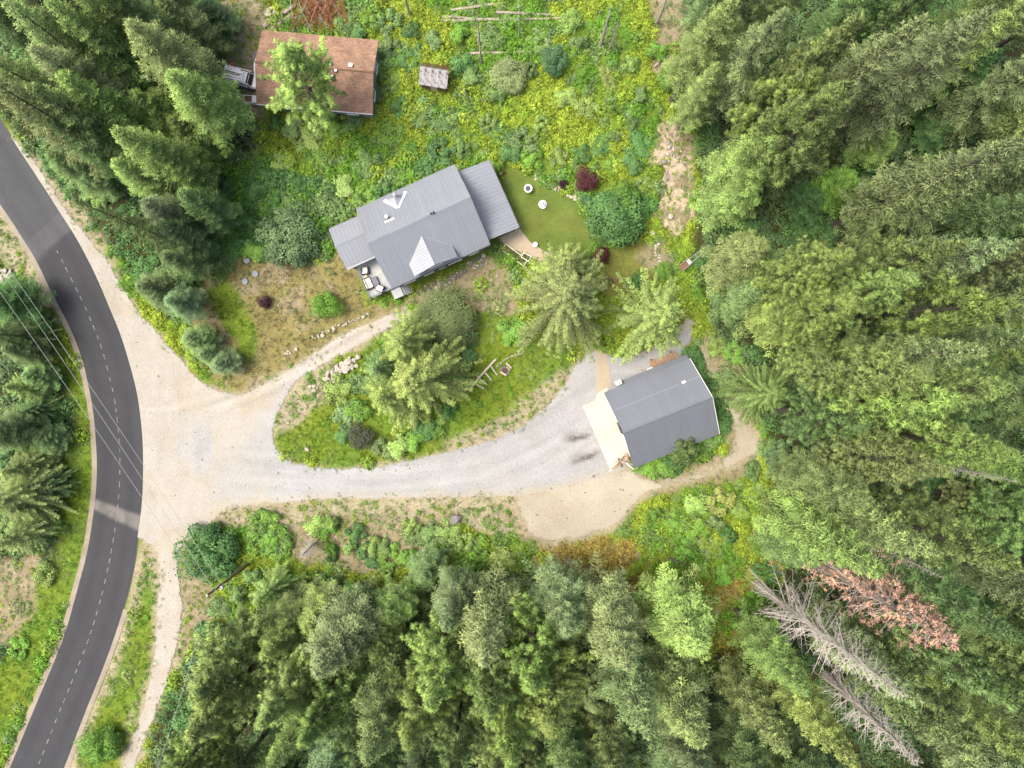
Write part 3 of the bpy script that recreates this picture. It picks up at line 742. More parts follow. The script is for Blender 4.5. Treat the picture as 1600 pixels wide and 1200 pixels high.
def dormer_slope(sgn, mat, name):
    A0, A1 = Vector((xd, ya, ZD)), Vector((xd, yf, ZD)); B1 = Vector((xd + sgn * hw, yf, ZDE)); B0 = Vector((xd + sgn * hw, yv, ZDE))
    up = Vector((0, 0, .06))
    q = [A0, A1, B1, B0] if sgn > 0 else [A0, B0, B1, A1]
    q = [v for v in q]
    n = (q[1] - q[0]).cross(q[2] - q[0]).normalized()
    if n.z < 0: q = q[::-1]; n = -n
    o = MB().hexa([v + n * .01 - n * .14 for v in q], [v + n * .06 for v in q]).build(name, mat, dormer)
    k = 0; y = yf + .12                                  # ribs run down the slope
    mb = MB()
    while y < ya - .25:
        # top of rib lies on the ridge line, foot on the eave or on the valley
        t1 = 1.0 if y <= yv else max(0.0, (ya - y) / (ya - yv))
        a = Vector((xd, y, ZD)) + n * .06; b = Vector((xd + sgn * hw * t1, y, ZD + (ZDE - ZD) * t1)) + n * .06
        if t1 > .08:
            e = Vector((0, .05, 0)); t = Vector((0, .03, 0)); f_ = [a - e, a + e, b + e, b - e] if sgn < 0 else [a + e, a - e, b - e, b + e]
            g_ = [a - t + n * .045, a + t + n * .045, b + t + n * .045, b - t + n * .045] if sgn < 0 else [a + t + n * .045, a - t + n * .045, b - t + n * .045, b + t + n * .045]
            if (f_[1] - f_[0]).cross(f_[3] - f_[0]).dot(n) < 0: f_.reverse(); g_.reverse()
            mb.hexa(f_, g_)
        y += .34
    mb.build('standing_ribs', mat, o)
dormer_slope(-1, M['roof_pale_sunlit'], 'dormer_roof'); dormer_slope(1, M['roof_house'], 'dormer_roof')  # same roofing both sides; sunlight on the left slope is painted as paler metal
MB().tube([(xd, yf - .03, ZD + .1), (xd, ya, ZD + .1)], .07, 6).build('dormer_ridge_cap', M['roof_pale_sunlit'], dormer)
MB().tube([(xd + hw, yv - .05, ZDE + .08), (xd, ya, ZD + .08)], .08, 4).build('valley_flashing', M['roof_pale_sunlit'], dormer)
# chimney, cricket and pipes on the far slope (+y)
def on_far(px, py):
    z = ZR
    for _ in range(6):
        q = H.L(px, py, z); z = ZR - abs(q.y) * pitch
    return Vector((q.x, q.y, z))
c0 = on_far(620, 308)
sa, sb, sc = on_far(622.5, 325), on_far(601, 314), on_far(634, 300)
for e in (sb, sc):
    d = (e - sa); n = Vector((0, pitch, 1)).normalized(); s = d.cross(n).normalized() * .22
    MB().hexa([sa - s + n * .05, e - s + n * .05, e + s + n * .05, sa + s + n * .05][::(1 if (d.cross(s)).dot(n) > 0 else -1)], [sa - s + n * .13, e - s + n * .13, e + s + n * .13, sa + s + n * .13][::(1 if (d.cross(s)).dot(n) > 0 else -1)]).build('cricket_flashing', M['flash'], roof)
n = Vector((0, pitch, 1)).normalized()
pk = on_far(619, 313) + Vector((0, 0, .75))
MB().add([sa + n * .06, sb + n * .06, sc + n * .06, pk + Vector((0, .25, 0))], [(0, 3, 1), (0, 2, 3), (1, 3, 2), (0, 1, 2)]).build('chimney_cricket', M['roof_pale_sunlit'], roof)
ch = MB(); ch.tube([c0 - Vector((0, 0, .3)), c0 + Vector((0, 0, 1.55))], .17, 16); chim = ch.build('chimney_pipe', M['metal'], roof, smooth=False)
MB().lathe([(.05, 0), (.3, .02), (.28, .1), (.1, .26), (.02, .3)], 16, c0 + Vector((0, 0, 1.56))).build('rain_cap', M['metal'], chim)
c1 = on_far(605, 340)
st = MB().tube([c1 - Vector((0, 0, .2)), c1 + Vector((0, 0, .6))], .15, 14).build('vent_pipe', M['metal'], roof)
MB().lathe([(.05, 0), (.24, .02), (.2, .14), (.03, .2)], 14, c1 + Vector((0, 0, .61))).build('rain_cap', M['flash'], st)
fb = on_far(609, 345); MB().box(fb + n * .09, (1.25, .3, .05), Matrix.Rotation(-math.atan(pitch), 3, 'X')).build('pipe_flashing', M['flash'], roof)
for px in (674.5, 678.5):
    q = H.L(px, 335.5 - (px - 674) * .4, 8.2); q.z = ZR - abs(q.y) * pitch
    MB().tube([q - Vector((0, 0, .1)), q + Vector((0, 0, .5))], .12, 10).build('plumbing_stack', M['black'], roof)
# lean-to at the far end: ribs run along the house, falling away from the gable
ZL0, ZL1 = 4.1, 3.1
la, lb_ = H.L(716, 268, ZL0), H.L(764, 250, ZL1); lc, ld = H.L(812, 355, ZL1), H.L(766, 374, ZL0)
lx0, lx1 = hx1 + .08, (lb_.x + lc.x) / 2; ly0, ly1 = (lc.y + ld.y) / 2, (la.y + lb_.y) / 2
dq = MB(); deck_quad(dq, [(lx0, ly0, ZL0), (lx1, ly0, ZL1), (lx1, ly1, ZL1), (lx0, ly1, ZL0)], .14)
pr = dq.build('porch_roof', M['roof_house'], house)
sheeted_slope(pr, (lx1, ly0, ZL1), (0, 1, 0), (lx0 - lx1, 0, ZL0 - ZL1), ly1 - ly0, math.hypot(lx1 - lx0, ZL0 - ZL1), M['roof_house'])
MB().box((lx1 + .05, (ly0 + ly1) / 2, ZL1 - .1), (.08, ly1 - ly0, .16)).build('fascia', M['dark_trim'], pr)
MB().box((lx0 + (lx1 - lx0) * .42, (ly0 + ly1) / 2 + .8, (ZL1 - .35) / 2), ((lx1 - lx0) * .8, ly1 - ly0 - 3.2, ZL1 - .35)).build('porch_wall', M['siding'], house)
for yy in (ly0 + .25, (ly0 + ly1) / 2, ly1 - .25):
    MB().box((lx1 - .3, yy, (ZL1 - .14) / 2), (.16, .16, ZL1 - .14)).build('porch_post', M['trim'], house)
# annex with its own low gable
ZA, ZAR = 3.5, 4.55
a0, a1 = H.L(514, 358, ZA), H.L(541, 419, ZA); ax0 = (a0.x + a1.x) / 2; ay1 = a0.y; ay0 = a1.y; ax1 = wx0 - .01; ayr = H.L(526, 383, ZAR).y
ad = MB(); deck_quad(ad, [(ax0, ay0, ZA), (ax1, ay0, ZA), (ax1, ayr, ZAR), (ax0, ayr, ZAR)], .14); deck_quad(ad, [(ax1, ay1, ZA), (ax0, ay1, ZA), (ax0, ayr, ZAR), (ax1, ayr, ZAR)], .14)
ar = ad.build('annex_roof', M['roof_house'], house)
sheeted_slope(ar, (ax0, ay0, ZA), (1, 0, 0), (0, ayr - ay0, ZAR - ZA), ax1 - ax0, math.hypot(ayr - ay0, ZAR - ZA), M['roof_house'])
sheeted_slope(ar, (ax1, ay1, ZA), (-1, 0, 0), (0, ayr - ay1, ZAR - ZA), ax1 - ax0, math.hypot(ayr - ay1, ZAR - ZA), M['roof_house'])
ridge_cap(ar, ax0, ax1 - .1, ayr, ZAR, .3, .2)
MB().box(((ax0 + ax1) / 2, ay0 - .16, ZA - .08), (ax1 - ax0, .28, .12)).build('gutter', M['roof_house'], ar)
aw = MB(); pts = [(ay0 + .3, 0), (ay1 - .3, 0), (ay1 - .3, ZA - .1), (ayr, ZAR - .2), (ay0 + .3, ZA - .1)]
aw.add([(ax0 + .3, y, z) for y, z in pts] + [(ax1, y, z) for y, z in pts], [(4, 3, 2, 1, 0), (5, 6, 7, 8, 9), (0, 5, 9, 4), (2, 7, 6, 1), (0, 1, 6, 5), (4, 9, 8, 3), (3, 8, 7, 2)])
annex = aw.build('annex_wall', M['siding'], house)
window(annex, ((ax0 + ax1) / 2, ay0 + .27, 2.3), 1.6, 1.0, 0)
# deck in the corner below the annex
ZK = 1.3
kq = [H.L(558, 414, ZK), H.L(577, 466.5, ZK), H.L(609, 455, ZK), H.L(620, 448, ZK)]
kx0 = (kq[0].x + kq[1].x) / 2 ; ky0 = (kq[1].y + kq[2].y) / 2; kx1 = wx0 + .0; ky1 = ay0 + .28
boards = MB().box(((kx0 + kx1) / 2, (ky0 + ky1) / 2, ZK - .1), (kx1 - kx0, ky1 - ky0, .2)).build('deck', M['deck'], house)
for x, y in ((kx0 + .06, ky0 + .06), (kx0 + .06, (ky0 + ky1) / 2), (kx0 + .06, ky1 - .1), ((kx0 + kx1) / 2, ky0 + .06), (kx1 - .1, ky0 + .06)):
    MB().box((x, y, (ZK + 1.0) / 2), (.1, .1, ZK + 1.0)).build('railing_post', M['dark_trim'], boards)
for a, b in (((kx0 + .06, ky0 + .06), (kx0 + .06, ky1 - .1)), ((kx0 + .06, ky0 + .06), (kx1 - .1, ky0 + .06))):
    for z in (ZK + 1.02, ZK + .2):
        MB().box(((a[0] + b[0]) / 2, (a[1] + b[1]) / 2, z), (max(.07, abs(a[0] - b[0])), max(.07, abs(a[1] - b[1])), .05)).build('rail', M['table_grey'], boards)
l0 = H.L(621, 458, ZK)
land = MB().box((l0.x, l0.y, ZK - .1), (1.35, 1.25, .2)).build('deck_landing', M['deck'], house)
for k in range(4): MB().box((l0.x + .82 + k * .28, l0.y, ZK - .3 - k * .28), (.3, 1.2, .06)).build('step', M['deck'], land)
for dx, dy in ((-.62, -.57), (.62, -.57), (.62, .57), (-.62, .57)): MB().box((l0.x + dx, l0.y + dy, ZK / 2 - .1), (.1, .1, ZK - .2)).build('support_post', M['dark_trim'], land)

# deck furniture
def armchair(px, py, yaw, w, label, name='patio_armchair', cat='armchair'):
    q = P(px, py, ZK + .25); t = empty(name, (q.x, q.y, ZK + .011), yaw); tag(t, label, cat)
    MB().box((0, 0, .16), (w, .82, .22)).build('frame', M['wicker'], t)
    for s in (-1, 1): MB().box((s * (w / 2 + .06), 0, .3), (.12, .86, .6)).build('armrest', M['wicker'], t)
    MB().box((0, .46, .4), (w + .24, .12, .8)).build('backrest', M['wicker'], t)
    n = max(1, round(w / .75))
    for i in range(n):
        MB().box((-w / 2 + w / n * (i + .5), -.03, .36), (w / n - .02, .8, .17)).build('seat_cushion', M['cushion'], t, bevel=.04)
        MB().box((-w / 2 + w / n * (i + .5), .34, .62), (w / n - .03, .16, .42), Matrix.Rotation(-.2, 3, 'X')).build('back_cushion', M['cushion'], t, bevel=.04)
    for sx in (-1, 1):
        for sy in (-1, 1): MB().box((sx * (w / 2 - .05), sy * .35, .03), (.06, .06, .06)).build('leg', M['wicker'], t)
    return t
hA = H.a
armchair(570.5, 423, hA + 2.85, .72, 'cream cushioned wicker armchair on the deck next to the annex wall')
armchair(576, 443, hA + math.pi / 2, 1.35, 'two seat cream cushioned wicker sofa against the deck railing', 'patio_sofa', 'sofa')
armchair(594, 451, hA - 2.35, .72, 'cream cushioned wicker armchair by the deck landing')
q = P(586, 439, ZK + .4); t = empty('coffee_table', (q.x, q.y, ZK + .011), hA + math.pi / 2); tag(t, 'low dark grey coffee table between the cream deck seats', 'table')
MB().box((0, 0, .4), (1.15, .72, .07)).build('table_top', M['table_grey'], t, bevel=.02)
MB().box((0, 0, .2), (1.0, .58, .32)).build('apron', M['wicker'], t)
for sx in (-1, 1):
    for sy in (-1, 1): MB().box((sx * .5, sy * .3, .18), (.06, .06, .36)).build('leg', M['wicker'], t)
q = P(571.5, 432, ZK + .3); t = empty('side_table', (q.x, q.y, ZK + .011), 0); tag(t, 'small yellowish side table between armchair and sofa on the deck', 'table')
MB().lathe([(.02, .3), (.24, .31), (.24, .35), (.02, .36)], 16).build('table_top', M['wood_pale'], t); MB().tube([(0, 0, 0), (0, 0, .31)], .04, 8).build('leg', M['wicker'], t)

# ---- the garage -------------------------------------------------------------
GE, GR = 3.2, 6.7
G, gx0, gx1, gy0, gy1 = frame_from('garage', [(943, 613), (1077, 561), (1124.5, 677), (993, 731)], GE)
garage = G.root; tag(garage, 'slate grey metal roofed garage behind the cream concrete apron', 'garage')
gp = (GR - GE) / ((gy1 - gy0) / 2); o = .35
pts = [(gy0 + o, 0), (gy1 - o, 0), (gy1 - o, GE + o * gp - .2), (0, GR - .2), (gy0 + o, GE + o * gp - .2)]
gw = MB(); gw.add([(gx0 + o, y, z) for y, z in pts] + [(gx1 - o, y, z) for y, z in pts], [(4, 3, 2, 1, 0), (5, 6, 7, 8, 9), (0, 5, 9, 4), (2, 7, 6, 1), (0, 1, 6, 5), (4, 9, 8, 3), (3, 8, 7, 2)])
gw.build('wall', M['siding'], garage)
gd = MB(); deck_quad(gd, [(gx0, gy0, GE), (gx1, gy0, GE), (gx1, 0, GR), (gx0, 0, GR)], .15); deck_quad(gd, [(gx1, gy1, GE), (gx0, gy1, GE), (gx0, 0, GR), (gx1, 0, GR)], .15)
groof = gd.build('roof', M['roof_garage'], garage)
gl = math.hypot(GR - GE, gy1)
sheeted_slope(groof, (gx0, gy0, GE), (1, 0, 0), (0, -gy0, GR - GE), gx1 - gx0, gl, M['roof_garage'])
sheeted_slope(groof, (gx1, gy1, GE), (-1, 0, 0), (0, -gy1, GR - GE), gx1 - gx0, gl, M['roof_garage'])
ridge_cap(groof, gx0, gx1, 0, GR, gp, .22, 'roof_garage')
yl = gy1 * .54; MB().box(((gx0 + gx1) / 2, yl, GE + (gy1 - yl) * gp + .1), (gx1 - gx0, .1, .05), Matrix.Rotation(-math.atan(gp), 3, 'X')).build('lap_seam', M['roof_house'], groof)
for sx, x in ((-1, gx0), (1, gx1)):
    for yy in (gy0, gy1):
        a = Vector((x + sx * .035, yy, GE - .02)); b = Vector((x + sx * .035, 0, GR - .02)); lo = Vector((0, 0, -.2)); hi = Vector((0, 0, .1)); e = Vector((.03, 0, 0))
        r = [a - e, a + e, b + e, b - e] if yy < 0 else [b - e, b + e, a + e, a - e]
        MB().hexa([v + lo for v in r], [v + hi for v in r]).build('barge_board', M['trim' if sx > 0 else 'roof_garage'], groof)
q = G.L(1068, 597, GE + (gy1 - gy1 * .54) * gp); q.z = GR - abs(q.y) * gp
MB().box(q + Vector((0, 0, .12)), (.5, .3, .1), Matrix.Rotation(-math.atan(gp), 3, 'X')).build('roof_vent', M['flash'], groof)
for yy in (gy0 * .48, gy1 * .48):                       # overhead doors on the apron end
    d = MB().box((gx0 + o - .02, yy, 1.2), (.06, 3.4, 2.4)).build('garage_door', M['trim'], garage)
    for k in range(4): MB().box((gx0 + o - .06, yy, .32 + k * .6), (.03, 3.3, .54)).build('door_panel', M['trim'], d)
    MB().box((gx0 + o - .1, yy, .5), (.05, .25, .04)).build('handle', M['metal'], d)
for yy in (gy0 + .7, 0, gy1 - .7):
    MB().lathe([(.02, 0), (.12, .02), (.1, .28), (.02, .32)], 10, (gx0 + o - .16, yy, 2.3)).build('wall_light', M['dark_trim'], garage)
# low lean-to shelf along the far wall
nx0 = G.L(975, 597, 2.3).x; nx1 = gx1 + .05; ny1 = (G.L(1071, 551, 2.3).y + G.L(975, 597, 2.3).y) / 2
ns = MB(); deck_quad(ns, [(nx1, ny1, 2.2), (nx0, ny1, 2.2), (nx0, gy1 - o, 2.85), (nx1, gy1 - o, 2.85)], .1)
nr = ns.build('lean_to_roof', M['roof_garage'], garage)
sheeted_slope(nr, (nx1, ny1, 2.2), (-1, 0, 0), (0, gy1 - o - ny1, .65), nx1 - nx0, math.hypot(gy1 - o - ny1, .65), M['roof_garage'], 1.2, 2)
for x in np.linspace(nx0 + .2, nx1 - .2, 4): MB().box((x, ny1 - .25, 1.05), (.12, .12, 2.1)).build('lean_to_post', M['wood_brown'], garage)

def gar_at(px, py, z=0): return P(px, py, z)
# lumber stack: every board on its own
q = P(1037, 563, .8); t = empty('lumber_stack', (q.x, q.y, 0), G.a); tag(t, 'stack of orange timber boards along the garage lean-to', 'lumber stack')
for s in (-1, 1): MB().box((s * 1.4, .2, .3), (.14, 1.1, .6)).build('trestle', M['wood_brown'], t)
bm_ = MB().box((0, 0, 0), (.17, 1.0, .06)).build('board', M['wood_new'], t); bm_.location = (-1.85, .1, .64)
for i in range(1, 13):
    b = bm_.copy(); link(b, t); b.location = (-1.85 + i * .31 + random.uniform(-.03, .03), .1 + random.uniform(-.1, .1), .64); b.rotation_euler = (0, 0, random.uniform(-.06, .06))
for px, py, lab in ((967, 598, 'white cooling unit at the corner of the garage by the walk'), (1016.5, 578.5, 'white cooling unit next to the orange lumber stack')):
    q = P(px, py, .9); t = empty('cooling_unit', (q.x, q.y, 0), G.a); tag(t, lab, 'cooling unit')
    MB().box((0, 0, .47), (.8, .62, .84)).build('casing', M['trim'], t, bevel=.02); MB().lathe([(.05, 0), (.24, .005), (.24, .03), (.05, .04)], 16, (0, 0, .9)).build('fan_grille', M['metal'], t)
    for s in (-1, 1): MB().box((s * .3, 0, .03), (.08, .6, .06)).build('foot', M['black'], t)
# scrap lumber at the apron corner
q = P(968, 724); t = empty('scrap_lumber_pile', (q.x, q.y, 0), 0); tag(t, 'jumbled pile of pale scrap lumber on the apron corner', 'lumber pile')
rr = random.Random(5)
for i, (ax, ay, bx, by, m) in enumerate([(952, 737, 982, 715, 'birch'), (962, 728, 988, 710, 'wood_new'), (974, 720, 990, 733, 'birch'), (960, 722, 980, 722, 'wood_pale'), (966, 716, 972, 730, 'wood_brown'), (956, 733, 970, 724, 'wood_new'), (974, 712, 986, 722, 'wood_pale'), (964, 727, 976, 712, 'wood_brown'), (978, 708, 983, 722, 'wood_new'), (968, 720, 990, 726, 'dead_wood')]):
    z = .12 + .06 * i; a, b = P(ax, ay, z), P(bx, by, z + .05); a -= Vector((q.x, q.y, 0)); b -= Vector((q.x, q.y, 0))
    MB().tube([a, b], rr.uniform(.06, .1), 6).build('board', M[m], t)

# ---- brown-shingled house ---------------------------------------------------
BE, BR = 2.9, 4.3
B, bx0, bx1, by0, by1 = frame_from('brown_house', [(407, 49), (592, 61), (582, 180), (403, 160)], BE)
bh = B.root; tag(bh, 'brown shingle roofed house below the leaning tree', 'house')
pts = [(by0 + .4, 0), (by1 - .4, 0), (by1 - .4, BE), (0, BR - .2), (by0 + .4, BE)]
bw = MB(); bw.add([(bx0 + .4, y, z) for y, z in pts] + [(bx1 - .4, y, z) for y, z in pts], [(4, 3, 2, 1, 0), (5, 6, 7, 8, 9), (0, 5, 9, 4), (2, 7, 6, 1), (0, 1, 6, 5), (4, 9, 8, 3), (3, 8, 7, 2)])
bwall = bw.build('wall', M['siding_pale'], bh)
bd = MB(); th = .16
deck_quad(bd, [(bx0, by0, BE), (bx1, by0, BE), (bx1, 0, BR), (bx0, 0, BR)], th); deck_quad(bd, [(bx1, by1, BE), (bx0, by1, BE), (bx0, 0, BR), (bx1, 0, BR)], th)
br_ = bd.build('roof', M['shingle'], bh)
uv = br_.data.uv_layers.new(name='UVMap')
for lp in br_.data.loops:
    v = br_.data.vertices[lp.vertex_index].co; uv.data[lp.index].uv = (v.x, v.y * 1.08)
# courses of shingles: each course a thin proud strip
for sgn in (-1, 1):
    ye = by0 if sgn < 0 else by1; nC = 12; bp = (BR - BE) / abs(ye)
    for k in range(nC):
        y0 = ye * (1 - k / nC); y1 = ye * (1 - (k + 1) / nC)
        z0, z1 = BR - abs(y0) * bp, BR - abs(y1) * bp
        vs = [(bx0, y0, z0 + .045), (bx1, y0, z0 + .045), (bx1, y1, z1 + .012), (bx0, y1, z1 + .012)]; lo = [(x, y, z - .04 if i < 2 else z - .008) for i, (x, y, z) in enumerate(vs)]
        if sgn > 0: vs = [vs[1], vs[0], vs[3], vs[2]]; lo = [lo[1], lo[0], lo[3], lo[2]]
        c = MB().hexa(lo, vs).build('shingle_course', M['shingle'], br_)
        uv = c.data.uv_layers.new(name='UVMap')
        for lp in c.data.loops:
            v = c.data.vertices[lp.vertex_index].co; uv.data[lp.index].uv = (v.x + .17 * (k % 2), v.y * 1.08)
ridge_cap(br_, bx0, bx1, 0, BR, .25, .14, 'wood_brown')
for px, py, s, m in ((515, 100, .3, 'flash'), (548, 102, .34, 'flash'), (525, 111, .22, 'metal'), (519, 119, .16, 'metal')):
    q = B.L(px, py, BR); q.z = BR - abs(q.y) * .23
    MB().box(q + Vector((0, 0, .16)), (s * 1.3, s * 1.3, .3)).build('roof_vent', M[m], br_)
MB().box(((bx0 + bx1) / 2, by0 - .06, BE - .09), (bx1 - bx0, .1, .12)).build('gutter', M['trim'], br_)
for x in (bx0 + 4, bx0 + 8, bx1 - 3): window(bwall, (x, by0 + .38, 1.6), 1.4, 1.0, 0)
for y in (-1.8, 1.8): window(bwall, (bx1 - .38, y, 1.6), 1.3, 1.0, math.pi / 2)

# ---- little tin-roofed shed --------------------------------------------------
SE_, SR = 2.0, 2.8
S, sx0, sx1, sy0, sy1 = frame_from('tin_shed', [(658, 98), (704, 104), (698, 140), (655, 131)], SE_)
shed = S.root; tag(shed, 'tiny weathered shed with mossy boards and grey tin roof', 'shed')
pts = [(sy0 + .25, 0), (sy1 - .25, 0), (sy1 - .25, SE_), (sy1 * .45, SR - .1), (sy0 + .25, SE_)]
MB().add([(sx0 + .25, y, z) for y, z in pts] + [(sx1 - .25, y, z) for y, z in pts], [(4, 3, 2, 1, 0), (5, 6, 7, 8, 9), (0, 5, 9, 4), (2, 7, 6, 1), (0, 1, 6, 5), (4, 9, 8, 3), (3, 8, 7, 2)]).build('wall', M['wood_brown'], shed)
yr = sy1 * .45
sd = MB(); deck_quad(sd, [(sx0, sy0, SE_), (sx1, sy0, SE_), (sx1, yr, SR), (sx0, yr, SR)], .08); srf = sd.build('tin_roof', M['rust_tin'], shed)
sheeted_slope(srf, (sx0, sy0, SE_), (1, 0, 0), (0, yr - sy0, SR - SE_), sx1 - sx0, math.hypot(yr - sy0, SR - SE_), M['rust_tin'], .9, 2, 'tin_sheet')
sm = MB(); deck_quad(sm, [(sx1, sy1, SE_), (sx0, sy1, SE_), (sx0, yr, SR), (sx1, yr, SR)], .08); smo = sm.build('mossy_roof', M['moss'], shed)
nB = 9
for i in range(nB):
    w = (sx1 - sx0) / nB; x = sx0 + w * (i + .5); d = random.uniform(-.06, .1)
    a = Vector((x, sy1 + d, SE_ + .03)); b = Vector((x, yr, SR + .03)); e = Vector((w * .46, 0, 0)); u = Vector((0, 0, .04))
    MB().hexa([b - e, b + e, a + e, a - e][::-1], [v + u for v in (b - e, b + e, a + e, a - e)][::-1]).build('roof_board', M['moss'], smo)
MB().box(((sx0 + sx1) / 2, sy0 + .22, .9), (.9, .06, 1.7)).build('door', M['wood_pale'], shed)
# ------------------------------------------------------------------ vegetation
def unit(v): return v / np.maximum(np.linalg.norm(v, axis=-1, keepdims=True), 1e-9)

def blades(base, d, L, W, r, fold=0.0):
    """rhombic leaf/needle blades: base (n,3), direction (n,3), length, width"""
    n = len(base); rnd = unit(r.normal(size=(n, 3)))
    s = unit(np.cross(d, rnd)); L = np.broadcast_to(L, n)[:, None]; W = np.broadcast_to(W, n)[:, None]
    up = np.cross(s, d)
    mid = base + d * L * .5
    V = np.stack([base, mid + s * W * .5 + up * W * fold, base + d * L, mid - s * W * .5 + up * W * fold], 1).reshape(-1, 3)
    F = np.arange(4 * n).reshape(n, 4)
    return V, F

def flat_blades(base, d, nrm, L, W):
    s = unit(np.cross(d, nrm)); L = np.broadcast_to(L, len(base))[:, None]; W = np.broadcast_to(W, len(base))[:, None]
    mid = base + d * L * .5
    V = np.stack([base, mid + s * W * .5, base + d * L, mid - s * W * .5], 1).reshape(-1, 3)
    return V, np.arange(4 * len(base)).reshape(-1, 4)

def join(parts):
    Vs, Fs, n = [], [], 0
    for V, F in parts: Vs.append(V); Fs.append(F + n); n += len(V)
    return np.vstack(Vs), np.vstack(Fs)

def conifer(seed, kind, H, R, zb, nb):
    """returns (trunk mesh, crown mesh); kind: fir, pine, cedar, dead, red"""
    r = np.random.default_rng(seed)
    t = (np.arange(nb) + r.random(nb) * .9) / nb
    t = t ** (0.92 if kind != 'cedar' else 1.0)
    z = zb + (H * .985 - zb) * t
    az = np.arange(nb) * 2.39996 + r.normal(0, .35, nb)
    if kind == 'pine': prof = np.minimum(1, 1.5 * (1 - t) ** .95) * (.62 + .38 * np.minimum(1, t * 4)); 
    elif kind == 'cedar': prof = (1 - t) ** .8 * (.8 + .2 * np.minimum(1, t * 6)) + .04
    else: prof = (1 - t) ** .74 * (.72 + .30 * np.minimum(1, t * 5)) + .05
    L = R * prof * r.uniform(.68, 1.14, nb)
    # sectors where the crown is thin or missing, so the outline is uneven
    sect = np.sin(az * 2 + r.random() * 6) * .12 + np.sin(az * 3 + z * .6 + r.random() * 6) * .12
    L = np.maximum(L * (1 + sect), .35)
    el = {'fir': -.10 + .75 * t ** 1.5, 'pine': .12 + .55 * t, 'cedar': .02 + .75 * t ** 1.6, 'dead': -.12 + .5 * t, 'red': -.05 + .6 * t}[kind]
    el = el + r.normal(0, .1, nb)
    droop = {'fir': .16, 'pine': -.10, 'cedar': .34, 'dead': .2, 'red': .16}[kind] * (1 - .6 * t)
    dh = np.stack([np.cos(az), np.sin(az), np.zeros(nb)], -1); up = np.array([0, 0, 1.0])
    lean = np.array([math.sin(seed) * .02, math.cos(seed * 1.7) * .02, 0])
    def bp(i, s):                                             # point on branch i at fraction s
        q = dh[i] * (L[i] * s * np.cos(el[i]))[:, None] + up * (L[i] * (s * np.sin(el[i]) - droop[i] * s * s))[:, None]
        q[:, 2] += z[i]
        return q + lean * z[i][:, None]
    def bd(i, s): return unit(dh[i] * np.cos(el[i])[:, None] + up * (np.sin(el[i]) - 2 * droop[i] * s)[:, None])
    tr = MB(); rb = .012 * H + .06
    tr.tube([(*(lean * H * f)[:2], H * f - (.3 if f == 0 else 0)) for f in (0, .08, .35, .7, .96)], [rb * 1.35, rb, rb * .75, rb * .38, .03], 8)
    if kind in ('fir', 'pine'):
        for _ in range(26):
            zz = r.uniform(1.5, zb + 1.5); a = r.random() * 6.283; l = r.uniform(.6, 2.2)
            tr.tube([(0, 0, zz), (math.cos(a) * l * .6, math.sin(a) * l * .6, zz - .1), (math.cos(a + .2) * l, math.sin(a + .2) * l, zz - .35)], [.035, .025, .01], 3, cap=False)
    for i in range(nb):
        if kind in ('fir', 'cedar', 'pine') and i % 2: continue
        ii = np.array([i, i, i, i]); ss = np.array([0, .35, .7, 1.0]); q = bp(ii, ss)
        w0 = .02 + .011 * L[i]
        tr.tube([tuple(v) for v in q], [w0, w0 * .75, w0 * .45, .012], 3, cap=False)
    parts = []; vals = []; norms = []; bv = r.normal(0, .14, nb)
    if kind in ('fir', 'cedar'):
        step = .22 if kind == 'fir' else .22
        cnt = np.maximum(3, (L / step).astype(int))
        bi = np.repeat(np.arange(nb), cnt); k = np.concatenate([np.arange(c) for c in cnt]); s = .1 + .9 * (k + r.random(len(k))) / cnt[bi]
        for side in (-1, 1):
            c = bp(bi, s); d = bd(bi, s); sd = unit(np.cross(d, up)) * side
            wl = (np.minimum(.38 * L[bi], 1.45) * (1.08 - s) + .26) * r.uniform(.7, 1.25, len(s)) * (1.0 if kind == 'fir' else .44)
            fwd = .75 if kind == 'fir' else .9
            td = unit(sd + d * fwd + up * (r.normal(-.12, .22, len(s)) - (.35 if kind == 'cedar' else 0))[:, None])
            for m in range(6):
                f = (m + r.random(len(s)) * .8) / 6
                b = c + td * (wl * f)[:, None] + r.normal(0, .03, (len(s), 3))
                dd = unit(td + r.normal(0, .38, (len(s), 3)))
                nr = unit(up * 1.0 + r.normal(0, .55, (len(s), 3)))
                V, F = flat_blades(b, dd, nr, np.clip(wl * .38, .2, .42), .062 + .03 * r.random(len(s)))
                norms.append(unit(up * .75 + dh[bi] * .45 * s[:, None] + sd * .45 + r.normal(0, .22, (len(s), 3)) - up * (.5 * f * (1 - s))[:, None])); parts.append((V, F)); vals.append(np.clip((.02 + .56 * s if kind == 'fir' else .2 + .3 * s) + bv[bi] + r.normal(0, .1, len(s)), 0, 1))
        # leading tips
        c = bp(bi, s); V, F = flat_blades(c, unit(bd(bi, s) + r.normal(0, .22, (len(s), 3))), unit(up + r.normal(0, .35, (len(s), 3))), .38, .085)
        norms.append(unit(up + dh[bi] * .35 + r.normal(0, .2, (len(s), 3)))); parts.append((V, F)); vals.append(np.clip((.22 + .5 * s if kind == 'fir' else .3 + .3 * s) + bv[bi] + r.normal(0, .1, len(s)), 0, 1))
    elif kind in ('pine', 'red'):
        dens = .70 if kind == 'pine' else .55
        cnt = np.maximum(2, (L / dens).astype(int) + 1)
        bi = np.repeat(np.arange(nb), cnt); k = np.concatenate([np.arange(c) for c in cnt]); s = (.32 if kind == 'pine' else .2) + (.68 if kind == 'pine' else .8) * (k + 1) / cnt[bi]
        off = np.cross(bd(bi, s), up) * (r.normal(0, .34, len(s)) * (.4 + .32 * L[bi] * (1.1 - s)))[:, None]
        c = bp(bi, s) + off; c[:, 2] += r.normal(.05, .12, len(s))
        K = 64 if kind == 'pine' else 22
